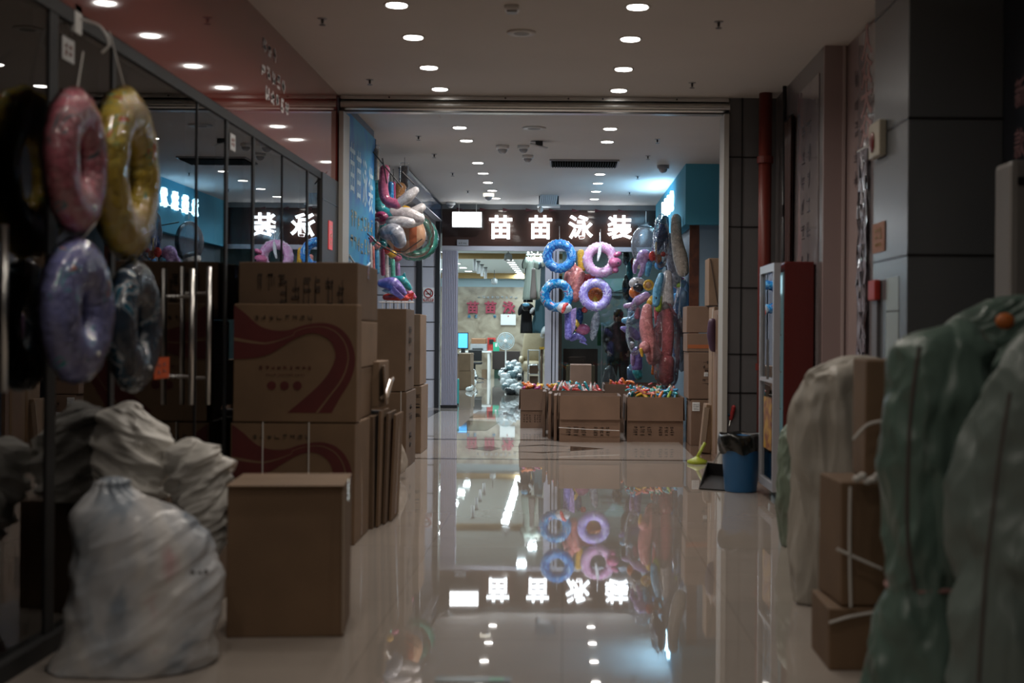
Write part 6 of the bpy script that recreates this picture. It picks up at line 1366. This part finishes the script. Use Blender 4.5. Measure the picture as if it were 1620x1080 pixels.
heapR = [(815, 620, 0, 9, 9), (808, 605, 0, 11, 6), (822, 612, 1, 7, 8), (800, 612, 1, 7, 7), (806, 627, 2, 9, 6), (822, 628, 0, 7, 7), (800, 596, 0, 9, 6), (812, 592, 1, 10, 7), (822, 597, 2, 5, 6), (797, 586, 2, 6, 5), (808, 582, 1, 7, 6), (819, 585, 0, 8, 6), (793, 590, 0, 5, 5), (813, 574, 0, 6, 5), (803, 575, 0, 4, 4), (820, 577, 0, 5, 4), (796, 603, 0, 5, 5)]
for i, (px, py, k, rx, rz) in enumerate(heapR):
    Y = 27.0+(628-py)*.035
    lay = 'top' if py < 580 else ('upper' if py < 595 else ('middle' if py < 610 else ('lower' if py < 624 else 'bottom'))); sd_ = 'desk side' if px < 804 else ('middle' if px < 814 else 'armchair side')
    packet(px, py, Y, rx, rz, k, '%s bagged garment in the shop floor heap, %s layer, %s' % (('white', 'teal grey', 'dark')[k], lay, sd_), '%s bagged garments in the main heap' % ('white', 'teal grey', 'dark')[k], 100+i)
for i, (px, py, k, rx, rz) in enumerate([(748, 590, 0, 5, 6), (751, 597, 2, 5, 4), (748, 605, 0, 6, 5), (746, 613, 0, 6, 5), (747, 596, 0, 4, 4), (744, 622, 0, 6, 4), (743, 629, 0, 6, 4)]):
    packet(px, py, 28.5+(629-py)*.11, rx, rz, k, '%s bagged garment along the taped boxes inside the doorway, %s from the desk' % (('white', 'teal grey', 'dark')[k], ORD[[0, 2, 3, 4, 1, 5, 6][i]]), '%s bagged garments by the taped boxes' % ('white', 'teal', 'dark')[k], 200+i)
packet(844, 580, 27.2, 9, 4, 0, 'white bagged garment lying on the wire shelf frame', None, 301)
packet(861, 525, 26, 5, 9, 0, 'white bagged garment hanging at the edge of the door posts', None, 302)
tt = thing('teal_folding_sign', 'narrow teal upright board leaning inside the left of the doorway', 'board', (X(728, 23.2, 640), 23.2, 0)); q = X(728, 23.2, 640)
MB().box(q-.05, q-.02, 23.1, 23.2, 0, .46).build('board', mat('teal_glow_board', (.05, .45, .42), .3), tt); MB().box(q-.052, q-.018, 23.09, 23.10, 0, .03).build('foot', black, tt)
# dresses
rl = thing('clothes_rail', 'chrome clothes rail high in the shop carrying dresses', 'clothes rail', (X(845, 26, 400), 26, 2.75)); rz = Z(403, 26, 845)
MB().tube([(X(832, 26, 403), 26, rz), (X(868, 26, 403), 26, rz)], .015, 10).build('rail', steel, rl)
for px in (834, 866): MB().tube([(X(px, 26, 403), 26, rz), (X(px, 26, 403), 26, 2.95)], .008, 6).build('drop_rod', steel, rl)
def dress(px, pt_, pb, wt, wb_, Y, m, lab, sleeves=True, name='hanging_dress'):
    r = thing(name, lab, 'dress', tuple(Wp(px, pt_, Y))); s = Y/F; c = Wp(px, pt_, Y); zb = Z(pb, Y, px); seg = 40; rings = []
    for j in range(13):
        t = j/12; z = c.z+(zb-c.z)*t; hw = (wt+(wb_-wt)*smoothstep(.1, 1, t))*s*(.75 if j == 0 else 1); am = .10*t
        rings.append([Vector((c.x+hw*math.cos(a)*(1+am*math.sin(a*9)), Y+hw*.45*math.sin(a)*(1+am*math.sin(a*11+1)), z)) for a in [2*math.pi*k/seg for k in range(seg)]])
    MB().loft(rings).build('skirt_and_bodice', m, r, smooth=True)
    if sleeves:
        for sg_ in (-1, 1): MB().ell((c.x+sg_*wt*s*1.05, Y, c.z-.09), (.055, .06, .12), Matrix.Rotation(sg_*-.35, 4, 'Y'), disp=lambda v: .15*noise.noise(v*30)).build('sleeve', m, r, smooth=True)
    MB().tube(smooth_path([Vector((c.x, Y, c.z)), Vector((c.x, Y, c.z+.07)), Vector((c.x+.02, Y, max(c.z+.1, rz-.02))), Vector((c.x, Y, max(c.z+.12, rz+.01)))]), .005, 6).build('hanger', steel, r)
    return r
mintc = mat('pale_mint_cloth', (.52, .60, .52), .6, bump=(20, .4, .01)); 
dress(836, 408, 478, 5, 7, 26.05, mat('black_white_cloth', (.02, .025, .03), .6), 'narrow black dress at the left of the hanging row')
dress(840, 408, 474, 7, 12, 25.95, mintc, 'pale mint dress hanging nearest in the clothes row')
dress(844, 424, 472, 3, 5, 25.8, mat('taupe_cloth', (.30, .24, .22), .6), 'taupe narrow dress hanging over the pale mint one', sleeves=False)
dress(850, 407, 472, 7, 9, 26.0, mat('ivory_cloth', (.62, .62, .55), .6, bump=(20, .5, .01)), 'ivory dress with puffed shoulders in the hanging row')
dress(860, 412, 470, 6, 9, 26.0, mat('slate_cloth', (.05, .08, .10), .6), 'dark slate dress at the right of the hanging row')
dress(854, 470, 527, 7, 13, 26.2, mat('denim_teal_cloth', (.06, .15, .19), .6), 'long dark teal skirt hanging low beside the door posts', sleeves=False, name='hanging_skirt')
dress(833, 482, 527, 8, 9, 26.0, mat('black_knit', (.012, .012, .014), .6), 'black shirt with white pattern hanging below the mint dress', name='hanging_shirt')
toy('hanging_accessory', 'black and white bows hanging between the mint dress and the teal skirt', 'accessory', [('bow', 'ell', 'black', (834, 486), 25.8, (8, 7)), ('bow_wing', 'ell', 'white', (842, 491, 30), 25.6, (3, 6)), ('ribbon', 'ell', 'skyb', (832, 482), 25.6, (6, 3))])
# items in the display window (behind the glass)
MB().box(-.02, .62, 24.6, 24.64, 0, .98).build('brown_counter', mat('counter_deep_brown', (.045, .024, .018), .5), loc=(.3, 24.6, 0)); tag(bpy.data.objects['brown_counter'], 'deep brown counter front inside the display window', 'counter')
wc = carton('olive brown box inside the display window before the counter', X(895, 23.9, 600), X(941, 23.9, 600), 23.9, 24.3, 0, Z(578, 23.9, 920), 0, mat('olive_card', (.17, .13, .075), .7), tape=False)
mb = MB(); a, b = Wp(958, 462, 25.9), Wp(990, 438, 25.9)
tp = thing('wall_screen', 'pale teal lit screen on the inner wall seen through the display window', 'screen', (a.x, 25.9, a.z)); mb.prism([Wp(955, 441, 26.28), Wp(992, 440, 26.28), Wp(988, 457, 26.28), Wp(972, 461, 26.28)], (0, 1, 0), .02); mb.build('panel_face', mat('pale_teal', (.25, .45, .46), .4), tp)
MB().box(a.x-.05, a.x+.9, 26.15, 26.2, Z(464, 26.2, 970), Z(462, 26.2, 970)).build('shelf_edge', dark_alu, tp)
gpl = thing('green_trim_pole', 'green edged pole beside the person in black', 'pole', (X(951, 23.6, 560), 23.6, 0)); gx = X(952, 23.6, 560)
MB().tube([(gx, 23.6, 0), (gx, 23.6, 1.45)], .012, 8).build('pole', alu, gpl); MB().box(gx-.08, gx+.03, 23.62, 23.66, 1.05, 1.42).build('green_sheet', mat('deep_green', (.01, .16, .06), .4), gpl)
cw = thing('plastic_covered_stand', 'plastic covered grey stand at the feet of the person in black', 'stand', (X(962, 22.9, 600), 22.9, 0))
MB().ell((X(964, 22.95, 600), 22.95, .36), (.14, .14, .36), nu=20, nv=14, disp=lambda v: .1*noise.noise(v*9)).build('covered_body', mat('grey_crinkle', (.12, .12, .13), .25, coat=.5, bump=(14, .8, .02)), cw, smooth=True)
MB().box(X(956, 22.95, 600), X(970, 22.95, 600), 22.85, 23.05, 0, .05).build('base', black, cw)
hg = thing('hanging_clothes', 'dark green and white clothes hanging at the right edge of the display window', 'clothes', tuple(Wp(992, 430, 23.5)))
for k, (px, py, rx, rz, mk) in enumerate(((990, 405, 6, 14, 'black'), (996, 430, 6, 16, 'teal'), (992, 455, 8, 20, 'black'), (999, 480, 8, 22, 'navy'), (1002, 420, 6, 12, 'red'))):
    MB().ell(Wp(px, py, 23.2), (rx*23.2/F, .08, rz*23.2/F), nu=16, nv=12, disp=lambda v: .2*noise.noise(v*10)).build('garment', V[mk], hg, smooth=True)
